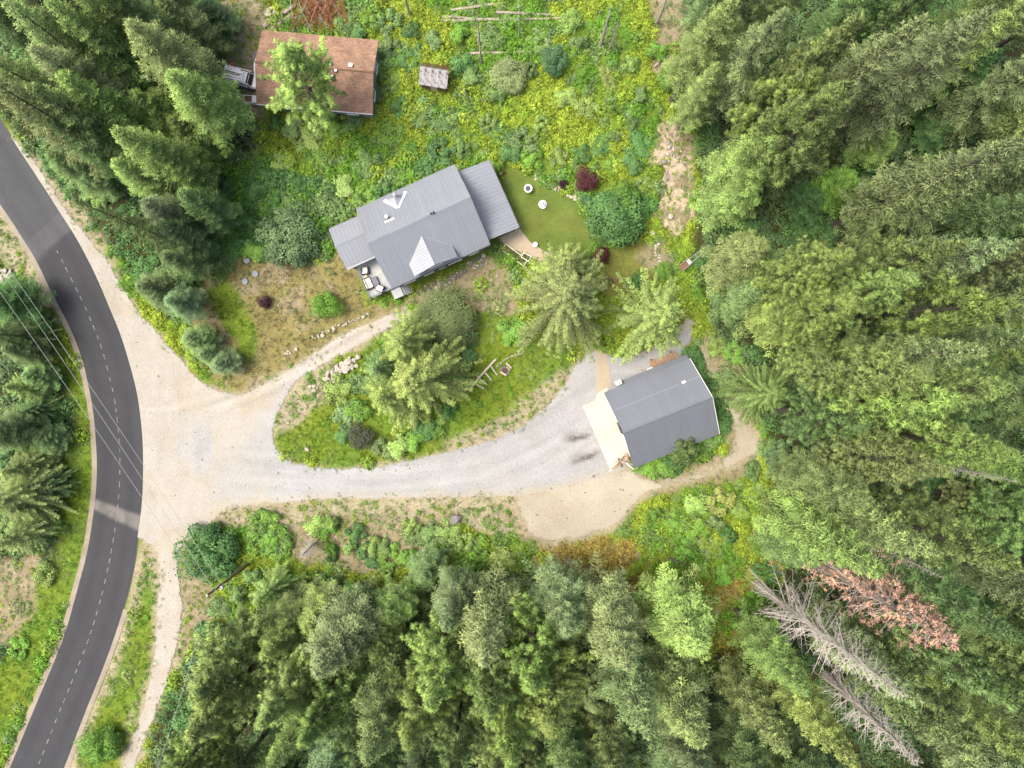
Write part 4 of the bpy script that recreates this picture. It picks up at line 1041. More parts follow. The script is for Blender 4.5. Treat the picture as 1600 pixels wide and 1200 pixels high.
        ax = unit(bd(bi, s) * .5 + up * .65 + unit(off + 1e-6) * .3)
        pv = np.clip(r.normal(.45, .22, len(s)), 0, 1)
        keep = np.ones(len(s), bool) if kind == 'pine' else (r.random(len(s)) < .62)
        c, ax, pv = c[keep], ax[keep], pv[keep]; size = r.uniform(.75, 1.25, len(c))
        for m in range(K):
            d = unit(r.normal(size=(len(c), 3)) + ax * .9)
            V, F = blades(c + d * .05 - ax * .1, d, (.46 if kind == 'pine' else .32) * size * r.uniform(.6, 1.15, len(c)), .058 if kind == 'pine' else .06, r)
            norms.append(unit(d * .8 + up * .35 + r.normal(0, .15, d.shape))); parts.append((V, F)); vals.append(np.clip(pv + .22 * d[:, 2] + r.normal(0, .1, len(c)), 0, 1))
    if kind in ('dead', 'red'):
        cnt = np.maximum(2, (L / .45).astype(int))
        if kind == 'red': cnt = np.maximum(1, cnt // 2)
        bi = np.repeat(np.arange(nb), cnt); k = np.concatenate([np.arange(c) for c in cnt]); s = .25 + .7 * (k + r.random(len(k))) / cnt[bi]
        c = bp(bi, s); d = unit(np.cross(bd(bi, s), up) * np.where(r.random(len(s)) < .5, -1, 1)[:, None] + bd(bi, s) * .8 + r.normal(0, .25, (len(s), 3)) - up * .15)
        for j in range(len(s)):
            l = r.uniform(.3, .95) * (1.15 - s[j]) * (.5 + .25 * L[bi[j]])
            tr.tube([tuple(c[j]), tuple(c[j] + d[j] * l * .55), tuple(c[j] + d[j] * l + np.array([0, 0, -.08]))], [.022, .016, .008], 3, cap=False)
    me_t = bpy.data.meshes.new('trunk'); me_t.from_pydata(tr.v, [], tr.f); me_t.update()
    me_t.materials.append(M['bark'] if kind not in ('dead', 'red') else M['dead_wood'])
    me_c = None
    if parts:
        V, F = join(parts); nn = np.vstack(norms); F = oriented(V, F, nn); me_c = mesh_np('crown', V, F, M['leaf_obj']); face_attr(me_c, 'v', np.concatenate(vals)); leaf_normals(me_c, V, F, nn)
    return me_t, me_c

def bush_mesh(seed, R, H, n, leaf, lobes=12, mat='leaf_obj', low=0.0, droop=0.0, spread=.72):
    """leafy shrub: leaves clustered on many uneven lobes; also returns stems"""
    r = np.random.default_rng(seed)
    th = r.random(lobes) * 2 * math.pi; rad = np.sqrt(r.random(lobes)) * spread
    lz = low + (1 - low) * r.uniform(.28, .86, lobes) * np.sqrt(np.maximum(.06, 1 - .72 * rad ** 2))
    C = np.stack([np.cos(th) * rad * R, np.sin(th) * rad * R, lz * H], -1)
    lr = r.uniform(.26, .46, lobes) * (1.0 if spread < .8 else .8)
    li = r.integers(0, lobes, n)
    d = unit(r.normal(size=(n, 3))); d[:, 2] = np.where(r.random(n) < .78, np.abs(d[:, 2]), d[:, 2])
    rr = r.uniform(.62, 1.06, n) ** .6; rr = np.where(r.random(n) < .13, rr * r.uniform(1.05, 1.38, n), rr)
    p = C[li] + d * (lr[li] * rr)[:, None] * np.array([R, R, H * .72])
    p[:, 2] = np.maximum(p[:, 2], .04)
    ld = unit(d * .7 + r.normal(0, .6, (n, 3)) - np.array([0, 0, droop])); nr = unit(d * .6 + np.array([0, 0, .7]) + r.normal(0, .4, (n, 3)))
    V, F = flat_blades(p, ld, nr, leaf * r.uniform(.7, 1.3, n), leaf * .62 * r.uniform(.7, 1.2, n))
    nn = unit(d * .75 + unit(p + np.array([0, 0, .1])) * .3 + np.array([0, 0, .4]) + r.normal(0, .22, (n, 3))); F = oriented(V, F, nn)
    me = mesh_np('foliage', V, F, M[mat]); leaf_normals(me, V, F, nn); lv = r.random(lobes)
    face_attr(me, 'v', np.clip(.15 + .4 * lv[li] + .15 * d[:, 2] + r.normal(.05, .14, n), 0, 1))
    st = MB()
    for i in range(lobes):
        a = Vector((C[i][0] * .1, C[i][1] * .1, -.1)); b = Vector(C[i]); st.tube([a, (a + b) / 2 + Vector((0, 0, .05 * H)), b], [.05 * R * .5, .03 * R * .5, .01], 4)
    ms = bpy.data.meshes.new('stems'); ms.from_pydata(st.v, [], st.f); ms.materials.append(M['bark'])
    return ms, me

# --- prototypes (mesh data shared by every copy)
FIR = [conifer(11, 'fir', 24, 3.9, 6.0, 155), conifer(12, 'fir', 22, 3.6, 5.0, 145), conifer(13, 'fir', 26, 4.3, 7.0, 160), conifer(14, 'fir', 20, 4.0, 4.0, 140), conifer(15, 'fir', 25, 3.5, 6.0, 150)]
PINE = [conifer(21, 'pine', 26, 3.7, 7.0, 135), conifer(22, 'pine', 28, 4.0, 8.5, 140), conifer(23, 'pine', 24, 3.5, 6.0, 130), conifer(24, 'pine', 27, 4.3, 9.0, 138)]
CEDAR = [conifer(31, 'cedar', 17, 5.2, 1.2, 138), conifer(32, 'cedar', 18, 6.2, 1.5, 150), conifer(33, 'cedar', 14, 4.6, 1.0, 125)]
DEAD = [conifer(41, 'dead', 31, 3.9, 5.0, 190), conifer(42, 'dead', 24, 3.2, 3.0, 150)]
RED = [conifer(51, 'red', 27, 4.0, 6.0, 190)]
BUSH = [bush_mesh(61, 1.5, 1.6, 1700, .25, 16, spread=1.0), bush_mesh(62, 1.5, 1.4, 1700, .23, 22, spread=1.05), bush_mesh(63, 1.5, 1.9, 1800, .27, 13, spread=.95), bush_mesh(64, 1.5, 1.5, 1600, .29, 12, spread=1.1)]
ROUND = [bush_mesh(71, 3.0, 3.6, 7500, .26, 34, spread=.9), bush_mesh(72, 3.4, 4.6, 9500, .30, 44, spread=.85), bush_mesh(73, 2.2, 2.2, 5200, .17, 30, spread=.85)]
WILLOW = [bush_mesh(75, 4.0, 6.5, 24000, .19, 60, droop=.3)]

TINT = {'olive': (.122, .166, .058), 'lime': (.132, .196, .056), 'mid': (.088, .142, .050), 'dark': (.054, .094, .038), 'grey': (.112, .152, .066), 'blue': (.088, .134, .062), 'sage': (.128, .172, .070), 'yellow': (.148, .188, .056), 'deep': (.050, .112, .034), 'bright': (.084, .165, .028), 'red': (.095, .030, .038), 'plum': (.050, .020, .034), 'rust': (.40, .275, .205), 'teal': (.055, .118, .052), 'orange': (.28, .12, .03), 'twig': (.045, .052, .03), 'gold': (.145, .200, .056), 'willow': (.088, .112, .046)}
TINT = {k: tuple(x * 1.72 for x in v) if k not in ('red', 'plum', 'rust', 'orange') else tuple(x * 1.15 for x in v) for k, v in TINT.items()}
TWORD = {'olive': 'olive green', 'lime': 'lime green', 'mid': 'mid green', 'dark': 'dark green', 'grey': 'grey green', 'blue': 'bluish green', 'sage': 'sage green', 'yellow': 'yellow green', 'deep': 'deep green', 'bright': 'bright green', 'red': 'maroon', 'plum': 'plum purple', 'rust': 'rust red', 'teal': 'blue green', 'orange': 'orange', 'twig': 'dark', 'gold': 'yellow green', 'willow': 'grey green'}
vr = random.Random(17)

def jitter(c, a=.2):
    k = vr.uniform(1 - a, 1 + a); return tuple(max(0.0, min(1.0, x * k * vr.uniform(.94, 1.06))) for x in c)

def place_tree(name, meshes, baseH, px, py, h, wide, tint, label, cat, group=None, parts=('trunk', 'crown'), at_base=False):
    """px,py: where the tip shows (or the foot, at_base); h metres"""
    q = P(px, py, 0 if at_base else h)
    t = empty(name, (q.x, q.y, -.05), vr.uniform(0, 6.28)); s = h / baseH; t.scale = (wide, wide, s)
    t.rotation_euler = (vr.uniform(-.02, .02), vr.uniform(-.02, .02), t.rotation_euler[2])
    tag(t, label, cat, group)
    for nm, me in zip(parts, meshes):
        if me is None: continue
        o = bpy.data.objects.new(nm, me); link(o, t)
        c = jitter(TINT[tint]) if tint in TINT else (1, 1, 1); o.color = (*c, 1)
    return t

BASEH = {'fir': (24, 22, 26, 20, 25), 'pine': (26, 28, 24, 27), 'cedar': (17, 18, 14)}
PROT = {'fir': FIR, 'pine': PINE, 'cedar': CEDAR}
NAME = {'fir': 'fir_tree', 'pine': 'pine_tree', 'cedar': 'cedar_tree'}
DESC = {'fir': 'feathery fir', 'pine': 'tufted pine', 'cedar': 'drooping cedar'}
def wood_depth(bx, by):
    for poly in (FOREST_R, FOREST_B, FOREST_TL):
        if inside(poly, np.array([bx]), np.array([by]))[0]:
            p = densify(poly, 12); return 'deep in' if np.hypot(p[:, 0] - bx, p[:, 1] - by).min() > 75 else 'at the edge of'
    return 'at the edge of'
def zone(px, py, h=20):
    q = P(px, py, h); bx, by = [float(v) for v in PIX(q.x, q.y, 0)]; dp = wood_depth(bx, by)
    if inside(FOREST_L, np.array([px]), np.array([py]))[0] or px < 130 and py > 400: return 'in the thicket across the asphalt road'
    if px < 420 and py < 480: return dp + (' the corner wood by the road bend' if bx < 240 or by > 300 else ' the corner wood by the brown house')
    if px < 400 and py < 640: return 'lining the edge of the gravel apron'
    if py > 840 and px < 640: return dp + (' the wood along the gravel lane' if bx < 400 else ' the wood below the utility pole')
    if py > 840 and px < 1130: return dp + (' the wood under the lime bushes' if bx < 820 else ' the wood beyond the sandy patch')
    if py > 840: return dp + (' the wood around the rusty tree' if px > 1380 and py < 1060 else ' the wood around the dead trees')
    if py < 200: return dp + ' the wood past the brown slope'
    if py < 380: return dp + ' the wood past the rocky patch'
    if py < 520: return dp + ' the wood beyond the garden cart'
    if py < 690: return dp + ' the wood behind the garage gable'
    return dp + ' the wood beyond the birch log'
def tree(kind, px, py, h, tint, wide=1.0, label=None, var=None):
    i = vr.randrange(len(PROT[kind])) if var is None else var
    size = 'towering' if h > 28 else 'tall' if h > 22 else 'middling' if h > 15 else 'short'
    lab = label or f"{size} {TWORD[tint]} {DESC[kind]} {zone(px, py, h)}"
    place_tree(NAME[kind], PROT[kind][i], BASEH[kind][i], px, py, h, wide, tint, lab, 'tree', None if label else f"{TWORD[tint]} {kind} trees {zone(px, py, h)}, {size}")
    APEX.append((px, py))
APEX = []

# the trees that stand out in the photograph: tip position, height, colour
for k, x, y, h, c, w in [
    # right-hand wood, from the top
    ('pine', 1348, 140, 29, 'olive', 1.1), ('pine', 1345, 30, 28, 'olive', 1.05), ('fir', 1235, 12, 27, 'grey', 1.0), ('fir', 1140, 8, 24, 'olive', 1.05), ('fir', 1128, 110, 18, 'olive', .8),
    ('fir', 1215, 210, 23, 'lime', 1.05), ('pine', 1275, 215, 24, 'olive', 1.05), ('fir', 1170, 292, 15, 'lime', 1.0), ('fir', 1205, 120, 22, 'sage', 1.0), ('pine', 1265, 105, 26, 'lime', 1.0),
    ('fir', 1600, 225, 30, 'sage', 1.15), ('fir', 1540, 258, 25, 'lime', 1.0), ('fir', 1560, 30, 28, 'grey', 1.1), ('fir', 1455, 15, 29, 'sage', 1.1), ('fir', 1500, 90, 13, 'deep', 1.0), ('fir', 1545, 140, 9, 'deep', .9), ('fir', 1440, 130, 9, 'bright', .8), ('fir', 1490, 180, 7, 'deep', .8), ('fir', 1595, 150, 11, 'deep', .9), ('fir', 1410, 90, 9, 'deep', .8), ('fir', 1560, 80, 12, 'deep', .9),
    ('fir', 1400, 205, 10, 'lime', .9), ('fir', 1335, 278, 9, 'bright', .9), ('fir', 1280, 305, 7, 'deep', .8), ('fir', 1430, 305, 9, 'bright', .8), ('fir', 1380, 310, 8, 'deep', .8),
    ('fir', 1260, 350, 20, 'blue', .85), ('fir', 1335, 352, 21, 'blue', .85), ('fir', 1250, 378, 21, 'lime', 1.15), ('fir', 1190, 395, 16, 'olive', 1.1), ('pine', 1340, 405, 25, 'yellow', .9), ('fir', 1330, 440, 22, 'olive', 1.0), ('pine', 1355, 488, 25, 'yellow', .95), ('fir', 1260, 470, 18, 'lime', 1.1), ('fir', 1190, 455, 13, 'mid', 1.0),
    ('pine', 1494, 392, 27, 'olive', 1.1), ('pine', 1420, 440, 25, 'olive', 1.0), ('fir', 1495, 350, 26, 'grey', .9), ('fir', 1545, 552, 28, 'sage', .95), ('fir', 1470, 500, 21, 'blue', 1.0), ('pine', 1594, 452, 29, 'lime', 1.0), ('fir', 1590, 370, 28, 'grey', 1.0), ('fir', 1530, 300, 24, 'olive', .9), ('pine', 1596, 520, 28, 'grey', 1.0),
    ('pine', 1446, 585, 27, 'olive', 1.15), ('pine', 1498, 650, 28, 'lime', 1.1), ('pine', 1400, 560, 24, 'olive', 1.0), ('pine', 1380, 620, 22, 'mid', 1.1), ('pine', 1430, 660, 25, 'olive', 1.1), ('pine', 1350, 660, 19, 'mid', 1.0), ('pine', 1525, 605, 27, 'yellow', 1.0), ('pine', 1590, 620, 28, 'olive', 1.0), ('cedar', 1222, 617, 11, 'lime', .8), ('fir', 1255, 560, 15, 'mid', 1.0), ('fir', 1290, 600, 16, 'mid', 1.0), ('fir', 1300, 530, 17, 'lime', 1.0),
    ('pine', 1470, 735, 26, 'sage', 1.1), ('pine', 1390, 725, 22, 'sage', 1.05), ('pine', 1330, 715, 18, 'mid', 1.0), ('pine', 1550, 700, 27, 'olive', 1.05), ('pine', 1593, 715, 28, 'lime', 1.0), ('pine', 1580, 790, 28, 'olive', 1.0), ('pine', 1515, 790, 26, 'sage', 1.05), ('fir', 1440, 790, 24, 'olive', 1.0), ('fir', 1360, 790, 20, 'olive', 1.0), ('fir', 1290, 760, 14, 'mid', 1.0),
    ('fir', 1390, 895, 26, 'lime', 1.15), ('fir', 1320, 860, 20, 'olive', 1.0), ('fir', 1475, 870, 26, 'olive', 1.0), ('pine', 1590, 890, 29, 'olive', 1.05), ('pine', 1530, 870, 27, 'lime', 1.0), ('fir', 1590, 985, 27, 'mid', .9), ('fir', 1450, 1105, 26, 'mid', 1.05), ('pine', 1590, 1105, 29, 'mid', 1.0), ('pine', 1540, 1180, 28, 'mid', 1.0), ('fir', 1490, 1185, 27, 'mid', 1.0), ('fir', 1595, 1035, 28, 'olive', 1.0),
    ('fir', 1265, 1078, 23, 'lime', .85), ('fir', 1225, 1172, 23, 'olive', 1.0), ('fir', 1345, 1195, 25, 'yellow', .85), ('fir', 1285, 1140, 23, 'olive', .9), ('fir', 1170, 1185, 22, 'olive', 1.0),
    # bottom wood
    ('fir', 1102, 1028, 20, 'lime', 1.15), ('fir', 978, 1026, 23, 'sage', 1.1), ('fir', 885, 985, 19, 'grey', 1.0), ('pine', 985, 1075, 24, 'lime', .95), ('fir', 1058, 1058, 20, 'olive', .85), ('fir', 1010, 1150, 26, 'grey', 1.1), ('fir', 966, 1194, 27, 'sage', 1.0), ('fir', 1100, 1160, 25, 'olive', 1.1), ('fir', 1060, 1195, 26, 'grey', 1.0), ('fir', 1150, 1130, 22, 'olive', .9),
    ('pine', 865, 1145, 27, 'yellow', 1.1), ('pine', 850, 1070, 25, 'lime', 1.0), ('fir', 895, 1110, 24, 'grey', 1.0), ('pine', 910, 1040, 22, 'mid', 1.0), ('fir', 752, 1042, 25, 'sage', 1.15), ('fir', 790, 1000, 22, 'grey', 1.1), ('fir', 700, 980, 20, 'grey', 1.0), ('fir', 663, 1010, 22, 'blue', 1.0), ('fir', 660, 900, 8, 'mid', .8), ('pine', 668, 1095, 25, 'lime', 1.1), ('pine', 650, 1170, 26, 'yellow', 1.0), ('fir', 717, 1187, 28, 'blue', 1.1), ('pine', 793, 1192, 28, 'lime', 1.0), ('pine', 760, 1120, 26, 'mid', 1.0), ('pine', 730, 1090, 24, 'olive', .9), ('fir', 822, 965, 9, 'mid', .9), ('pine', 905, 1190, 28, 'olive', 1.0),
    ('fir', 508, 1048, 21, 'grey', 1.1), ('fir', 450, 1062, 20, 'blue', .9), ('fir', 405, 1032, 17, 'lime', .95), ('pine', 405, 1143, 24, 'olive', 1.0), ('pine', 478, 1163, 25, 'lime', 1.05), ('fir', 547, 1085, 22, 'olive', 1.0), ('fir', 585, 1024, 14, 'lime', .75), ('fir', 560, 1180, 26, 'mid', 1.0), ('fir', 610, 1110, 22, 'mid', .9), ('pine', 530, 1120, 21, 'mid', .9), ('pine', 300, 1085, 22, 'olive', 1.15), ('pine', 250, 1120, 23, 'mid', 1.1), ('pine', 290, 1165, 25, 'olive', 1.1), ('fir', 345, 1185, 26, 'sage', 1.05), ('pine', 330, 1040, 17, 'mid', 1.05), ('pine', 240, 1190, 25, 'mid', 1.0), ('fir', 370, 1090, 20, 'mid', 1.0), ('fir', 480, 990, 12, 'mid', 1.0), ('fir', 430, 985, 11, 'mid', .9), ('fir', 540, 980, 11, 'deep', 1.0), ('fir', 610, 970, 11, 'lime', .8),
    # corner wood, top left
    ('fir', 195, 28, 24, 'olive', 1.1), ('fir', 258, 98, 21, 'lime', 1.05), ('fir', 225, 62, 22, 'olive', 1.0), ('fir', 315, 5, 7, 'dark', .9), ('fir', 250, 0, 13, 'olive', 1.0), ('fir', 175, 195, 22, 'lime', 1.1), ('fir', 130, 175, 22, 'olive', .9), ('fir', 40, 60, 25, 'sage', 1.1), ('fir', 30, 140, 25, 'olive', 1.1), ('fir', 80, 110, 23, 'lime', 1.05), ('fir', 110, 150, 20, 'olive', 1.0), ('fir', 10, 10, 26, 'olive', 1.1), ('fir', 65, 190, 20, 'mid', .9), ('fir', 75, 240, 12, 'mid', .8), ('fir', 118, 255, 9, 'mid', .8), ('fir', 180, 15, 22, 'olive', .9),
    ('fir', 165, 275, 16, 'blue', .8), ('fir', 215, 315, 15, 'grey', .95), ('fir', 245, 350, 13, 'dark', .9), ('fir', 255, 395, 12, 'mid', .8),
    # along the apron
    ('fir', 255, 466, 10, 'blue', .68), ('fir', 215, 445, 10, 'mid', .85), ('fir', 240, 455, 9, 'sage', .8), ('fir', 292, 528, 6, 'mid', .62), ('fir', 335, 566, 5.5, 'blue', .62), ('fir', 312, 552, 5.5, 'mid', .6), ('fir', 275, 515, 6, 'mid', .6),
    # across the road
    ('cedar', -45, 520, 12, 'mid', .62), ('cedar', 0, 735, 8, 'olive', .7), ('cedar', -30, 790, 11, 'olive', .9), ('cedar', 20, 800, 7, 'olive', .7), ('cedar', 5, 610, 7, 'lime', .6), ('cedar', 35, 640, 5, 'mid', .55), ('cedar', 40, 765, 6, 'mid', .6), ('cedar', -10, 850, 9, 'olive', .8), ('fir', 5, 545, 8, 'mid', .7), ('fir', 40, 590, 6, 'mid', .7), ('fir', 55, 690, 5, 'mid', .65), ('fir', -50, 680, 12, 'mid', 1.0), ('fir', -45, 460, 11, 'deep', 1.0),
]:
    # the woods: big crowns stand well apart, so the darker floor shows between them
    if x > 1290 and h > 18: h = min(34, h * 1.17); w *= 1.02
    if y > 980 and x < 1200 and h > 17: w *= 1.15; h *= 1.05
    gap = (80 if x > 1200 else 74 if y > 960 and x > 200 else 56) if (x > 1200 or (y > 960 and x > 200) or (x < 420 and y < 420)) and h > 14 else 24
    if any((x - a) ** 2 + (y - b) ** 2 < gap * gap for a, b in APEX): continue
    if y > 960 and c == 'mid' and vr.random() < .7: c = vr.choice(['olive', 'sage', 'lime'])
    tree(k, x, y, h, c, w)

# trees with a look or a place of their own
tree('pine', 430, 84, 20, 'lime', 1.15, 'lime green pine leaning over the brown shingle roof', 3)
tree('cedar', 112, 322, 25, 'olive', .62, 'thin olive cedar with bare twigs overhanging the road shoulder', 0)
tree('cedar', 622, 537, 15, 'gold', 1.2, 'yellow tipped cedar on the driveway island next to the grey green willow', 0)
tree('cedar', 637, 597, 17, 'gold', 1.25, 'tallest yellow tipped cedar in the middle of the driveway island', 1)
tree('cedar', 596, 618, 16, 'gold', 1.05, 'yellow tipped cedar on the driveway island over the dark dead shrub', 0)
tree('cedar', 583, 572, 13, 'mid', .8, 'shorter green cedar on the driveway island beside the boulder heap', 2)
tree('cedar', 896, 456, 18, 'olive', 1.32, 'broad pale cedar with spreading branches between lawn and garage', 1)
tree('cedar', 890, 412, 12, 'gold', 1.05, 'smaller pale cedar crowding the broad cedar on the lawn side', 2)
tree('cedar', 1044, 484, 15, 'gold', 1.3, 'yellow green cedar at the end of the garage walk', 0)
tree('cedar', 400, 945, 10, 'lime', .75, 'solitary lime cedar with bare lower trunk beside the utility pole', 0)
place_tree('dead_tree', DEAD[0], 31, 1402, 1108, 33, 1.4, '', 'tall bare grey dead tree with spiky branches', 'dead tree', parts=('trunk', 'crown'))
place_tree('dead_tree', DEAD[1], 24, 1434, 1196, 21, 1.5, '', 'bare grey dead tree standing behind the tallest dead one', 'dead tree')
place_tree('red_needled_tree', RED[0], 27, 1490, 1014, 28, 1.5, 'rust', 'dying tree with rust red needles on bare grey limbs', 'tree')
place_tree('dead_tree', DEAD[1], 24, 465, 872, 7, .5, '', 'small bare dead tree beside the solitary lime cedar', 'dead tree')
for px, py, h in ((1478, 905, 26), (1600, 760, 27)):
    place_tree('dead_tree', DEAD[1], 24, px, py, h - 3, .6, '', 'thin grey dead tree top poking out among the green pines', 'dead tree', 'thin dead trees among the pines')

# fill the woods where nothing stands yet
OPEN = [(1250, 240), (1370, 200), (1370, 60), (1640, 40), (1640, 200), (1470, 250), (1460, 330), (1270, 330)]
KEEP = [(310, -60), (620, -60), (620, 200), (330, 170)]
def fill(poly, gap, kinds, hs, tints, n=6000):
    poly = np.array(poly, float); x0, y0 = poly.min(0); x1, y1 = poly.max(0)
    r = random.Random(int(x0 + y0 + 900))
    for _ in range(n):
        x, y = r.uniform(max(x0, -160), min(x1, 1850)), r.uniform(max(y0, -160), min(y1, 1430))
        if not inside(poly, np.array([x]), np.array([y]))[0]: continue
        if any((x - a) ** 2 + (y - b) ** 2 < gap * gap for a, b in APEX): continue
        if inside(OPEN, np.array([x]), np.array([y]))[0]: continue
        if (abs(x - 1300) < 170 and abs(y - 1040) < 130) or (abs(x - 1450) < 110 and abs(y - 985) < 75) or (1330 < x < 1620 and 1140 < y < 1400): continue
        off = x < 0 or x > 1600 or y < 0 or y > 1200
        h = r.uniform(22, 30) if off else r.uniform(*hs); k = r.choice(kinds)
        q = P(x, y, h); bx, by = PIX(np.array([q.x]), np.array([q.y]), 0)
        if hard_mask(bx, by)[0] or inside(KEEP, bx, by)[0]: continue
        tree(k, x, y, h, r.choice(tints), r.uniform(.85, 1.05))
fill([(1130, -150), (1840, -150), (1840, 1420), (1160, 1420), (1290, 700), (1200, 400)], 84, ['pine', 'fir', 'fir'], (10, 17), ['olive', 'lime', 'mid', 'mid', 'grey', 'sage'])
fill([(170, 1420), (270, 1120), (420, 1010), (640, 960), (900, 960), (1130, 1060), (1150, 1420)], 80, ['pine', 'fir', 'fir'], (10, 16), ['olive', 'lime', 'mid', 'grey', 'blue'])
fill([(-150, -150), (230, -150), (260, 110), (290, 300), (200, 320), (100, 230), (-60, 120)], 58, ['fir'], (11, 18), ['mid', 'olive', 'lime'])

# ---- single shrubs ---------------------------------------------------------
def shrub(px, py, R, Hh, tint, label, meshes=None, group=None, name='leafy_shrub', cat='shrub', base=None):
    m, bR, bH = meshes or (BUSH[vr.randrange(4)], 1.5, 1.6)
    if meshes and meshes[0] is not WILLOW[0]: R *= .88
    q = P(px, py, Hh * .5)
    t = empty(name, (q.x, q.y, -.03), vr.uniform(0, 6.28)); t.scale = (R / bR, R / bR * vr.uniform(.9, 1.1), Hh / bH); tag(t, label, cat, group)
    for nm, me in zip(('stems', 'foliage'), m):
        o = bpy.data.objects.new(nm, me); link(o, t); o.color = (*jitter(TINT[tint], .08), 1)
R0, R1, R2 = (ROUND[0], 3.0, 3.6), (ROUND[1], 3.4, 4.6), (ROUND[2], 2.2, 2.2); WL = (WILLOW[0], 4.0, 6.5)
shrub(452, 368, 4.3, 4.0, 'blue', 'big round dark lilac with pale leaf tips beside the annex', R0)
shrub(962, 342, 4.1, 5.0, 'deep', 'large round deep green tree at the lawn corner', R1, name='broadleaf_tree', cat='tree')
shrub(975, 312, 2.6, 4.0, 'bright', 'lighter green leafy tree rising behind the round deep green tree', R0, name='broadleaf_tree', cat='tree')
shrub(510, 481, 2.25, 2.4, 'bright', 'round bright green shrub on the dry yard', R2)
shrub(413, 470, 1.15, 1.2, 'plum', 'small dark purple shrub on the dry yard', R2)
shrub(919, 279, 1.9, 2.2, 'red', 'round maroon shrub above the stone edging', R2)
shrub(938, 400, 1.4, 2.4, 'red', 'upright maroon shrub between the pale cedars and the deep green tree', R2)
shrub(881, 289, .8, .9, 'plum', 'small blackish purple shrub at the end of the stone edging', R2)
shrub(322, 866, 4.2, 3.6, 'deep', 'wide dark green shrub under the wires at the apron corner', R0)
shrub(696, 500, 4.2, 5.0, 'willow', 'soft grey green willow below the house wall', WL, name='willow_tree', cat='tree')
shrub(566, 680, 2.2, 1.6, 'twig', 'dark twiggy dead shrub at the foot of the island cedars', R2)
shrub(1066, 704, 2.2, 6.2, 'mid', 'leafy shrub growing up over the garage eave', R0)
shrub(155, 1165, 3.0, 3.0, 'bright', 'bushy green shrub on the grass strip next to the road', R0)
shrub(866, 94, 2.0, 3.0, 'teal', 'blue green young conifer in the clearing by the fallen rails', R1)
shrub(795, 118, 2.6, 2.2, 'grey', 'soft grey green shrub below the fallen rails', R1)
shrub(992, 437, 1.5, 1.6, 'deep', 'round deep green shrub beside the planter trough', R2)
shrub(1040, 425, 1.6, 1.5, 'bright', 'bright green shrub by the grey wooden cart', R2)
shrub(1205, 705, 2.0, 1.6, 'lime', 'lime green shrub where the birch log lies', R0)
shrub(1190, 850, 1.8, 1.5, 'bright', 'bright green shrub in the rusty undergrowth', R0)
shrub(1050, 120, 1.9, 2.0, 'bright', 'bright green shrub at the foot of the wood edge slope', R0)
shrub(915, 312, 1.0, .9, 'teal', 'low blue green shrub under the maroon shrub', R2)
shrub(275, 255, 1.7, 2.2, 'orange', 'orange leafed shrub in the dark corner wood', R0)
shrub(40, 665, 3.0, 4.0, 'sage', 'silvery leafed broadleaf tree in the thicket across the road', R1, name='broadleaf_tree', cat='tree')
# shrubs of the clearing, told apart only by where they grow
SH = [(590, 95, 'mid'), (615, 125, 'blue'), (640, 90, 'deep'), (625, 165, 'deep'), (660, 175, 'teal'), (690, 190, 'mid'), (720, 150, 'mid'), (735, 115, 'blue'), (720, 100, 'deep'), (645, 50, 'deep'), (610, 30, 'mid'), (680, 60, 'mid'), (720, 55, 'bright'), (770, 55, 'mid'), (585, 145, 'teal'), (610, 205, 'bright'), (640, 235, 'bright'), (570, 255, 'mid'), (690, 240, 'deep'), (720, 235, 'mid'), (600, 300, 'deep'), (575, 305, 'bright'), (640, 280, 'bright'), (670, 265, 'deep'), (545, 285, 'lime'), (500, 250, 'bright'), (470, 290, 'deep'), (430, 300, 'bright'), (400, 300, 'deep'), (390, 345, 'deep'), (370, 380, 'deep'), (400, 390, 'bright'), (355, 350, 'deep'), (440, 250, 'lime'), (480, 215, 'lime'), (520, 205, 'bright'), (550, 190, 'mid'), (430, 190, 'deep'), (460, 200, 'mid'), (785, 210, 'deep'), (800, 240, 'deep'), (820, 220, 'mid'), (850, 190, 'lime'), (830, 250, 'bright'), (870, 250, 'lime'), (905, 240, 'deep'), (940, 230, 'deep'), (965, 215, 'mid'), (985, 190, 'mid'), (1000, 225, 'deep'), (990, 260, 'deep'), (1010, 285, 'mid'), (1005, 320, 'deep'), (960, 255, 'bright'), (1000, 150, 'mid'), (985, 100, 'lime'), (945, 115, 'yellow'), (955, 130, 'yellow'), (1030, 75, 'bright'), (1065, 140, 'bright'), (895, 30, 'lime'), (910, 60, 'mid'), (840, 60, 'mid'), (830, 110, 'mid'), (775, 145, 'mid'), (760, 190, 'lime'), (880, 150, 'lime'), (920, 170, 'lime'), (780, 260, 'bright'), (560, 60, 'deep'), (580, 25, 'bright'), (540, 40, 'mid'), (605, 70, 'mid')]
def clearing(x, y):
    if x > 980: return 'at the rim of the bare rocky patch'
    if x > 775 and y > 185: return 'on the slope above the lawn'
    if x > 690 and y < 125: return 'among the fallen logs of the clearing'
    if x > 690: return 'in the middle of the overgrown clearing'
    if y < 80: return 'behind the brown roofed house'
    if y < 200 and x > 560: return 'around the tin roofed shed'
    if y > 275 and x < 480: return 'around the big dark lilac'
    if y > 225: return 'along the back wall of the grey house'
    return 'between the two houses'
def bulk(R): return 'small' if R < 1.1 else 'broad' if R > 1.4 else 'middling'
for x, y, c in SH:
    c = {'teal': 'mid', 'blue': 'mid'}.get(c, c)
    R = vr.uniform(.8, 1.7); w = clearing(x, y); shrub(x + vr.uniform(-4, 4), y + vr.uniform(-4, 4), R, vr.uniform(.7, 1.5), c, f'{bulk(R)} {TWORD[c]} leafy shrub {w}', group=f'{bulk(R)} {TWORD[c]} shrubs {w}')
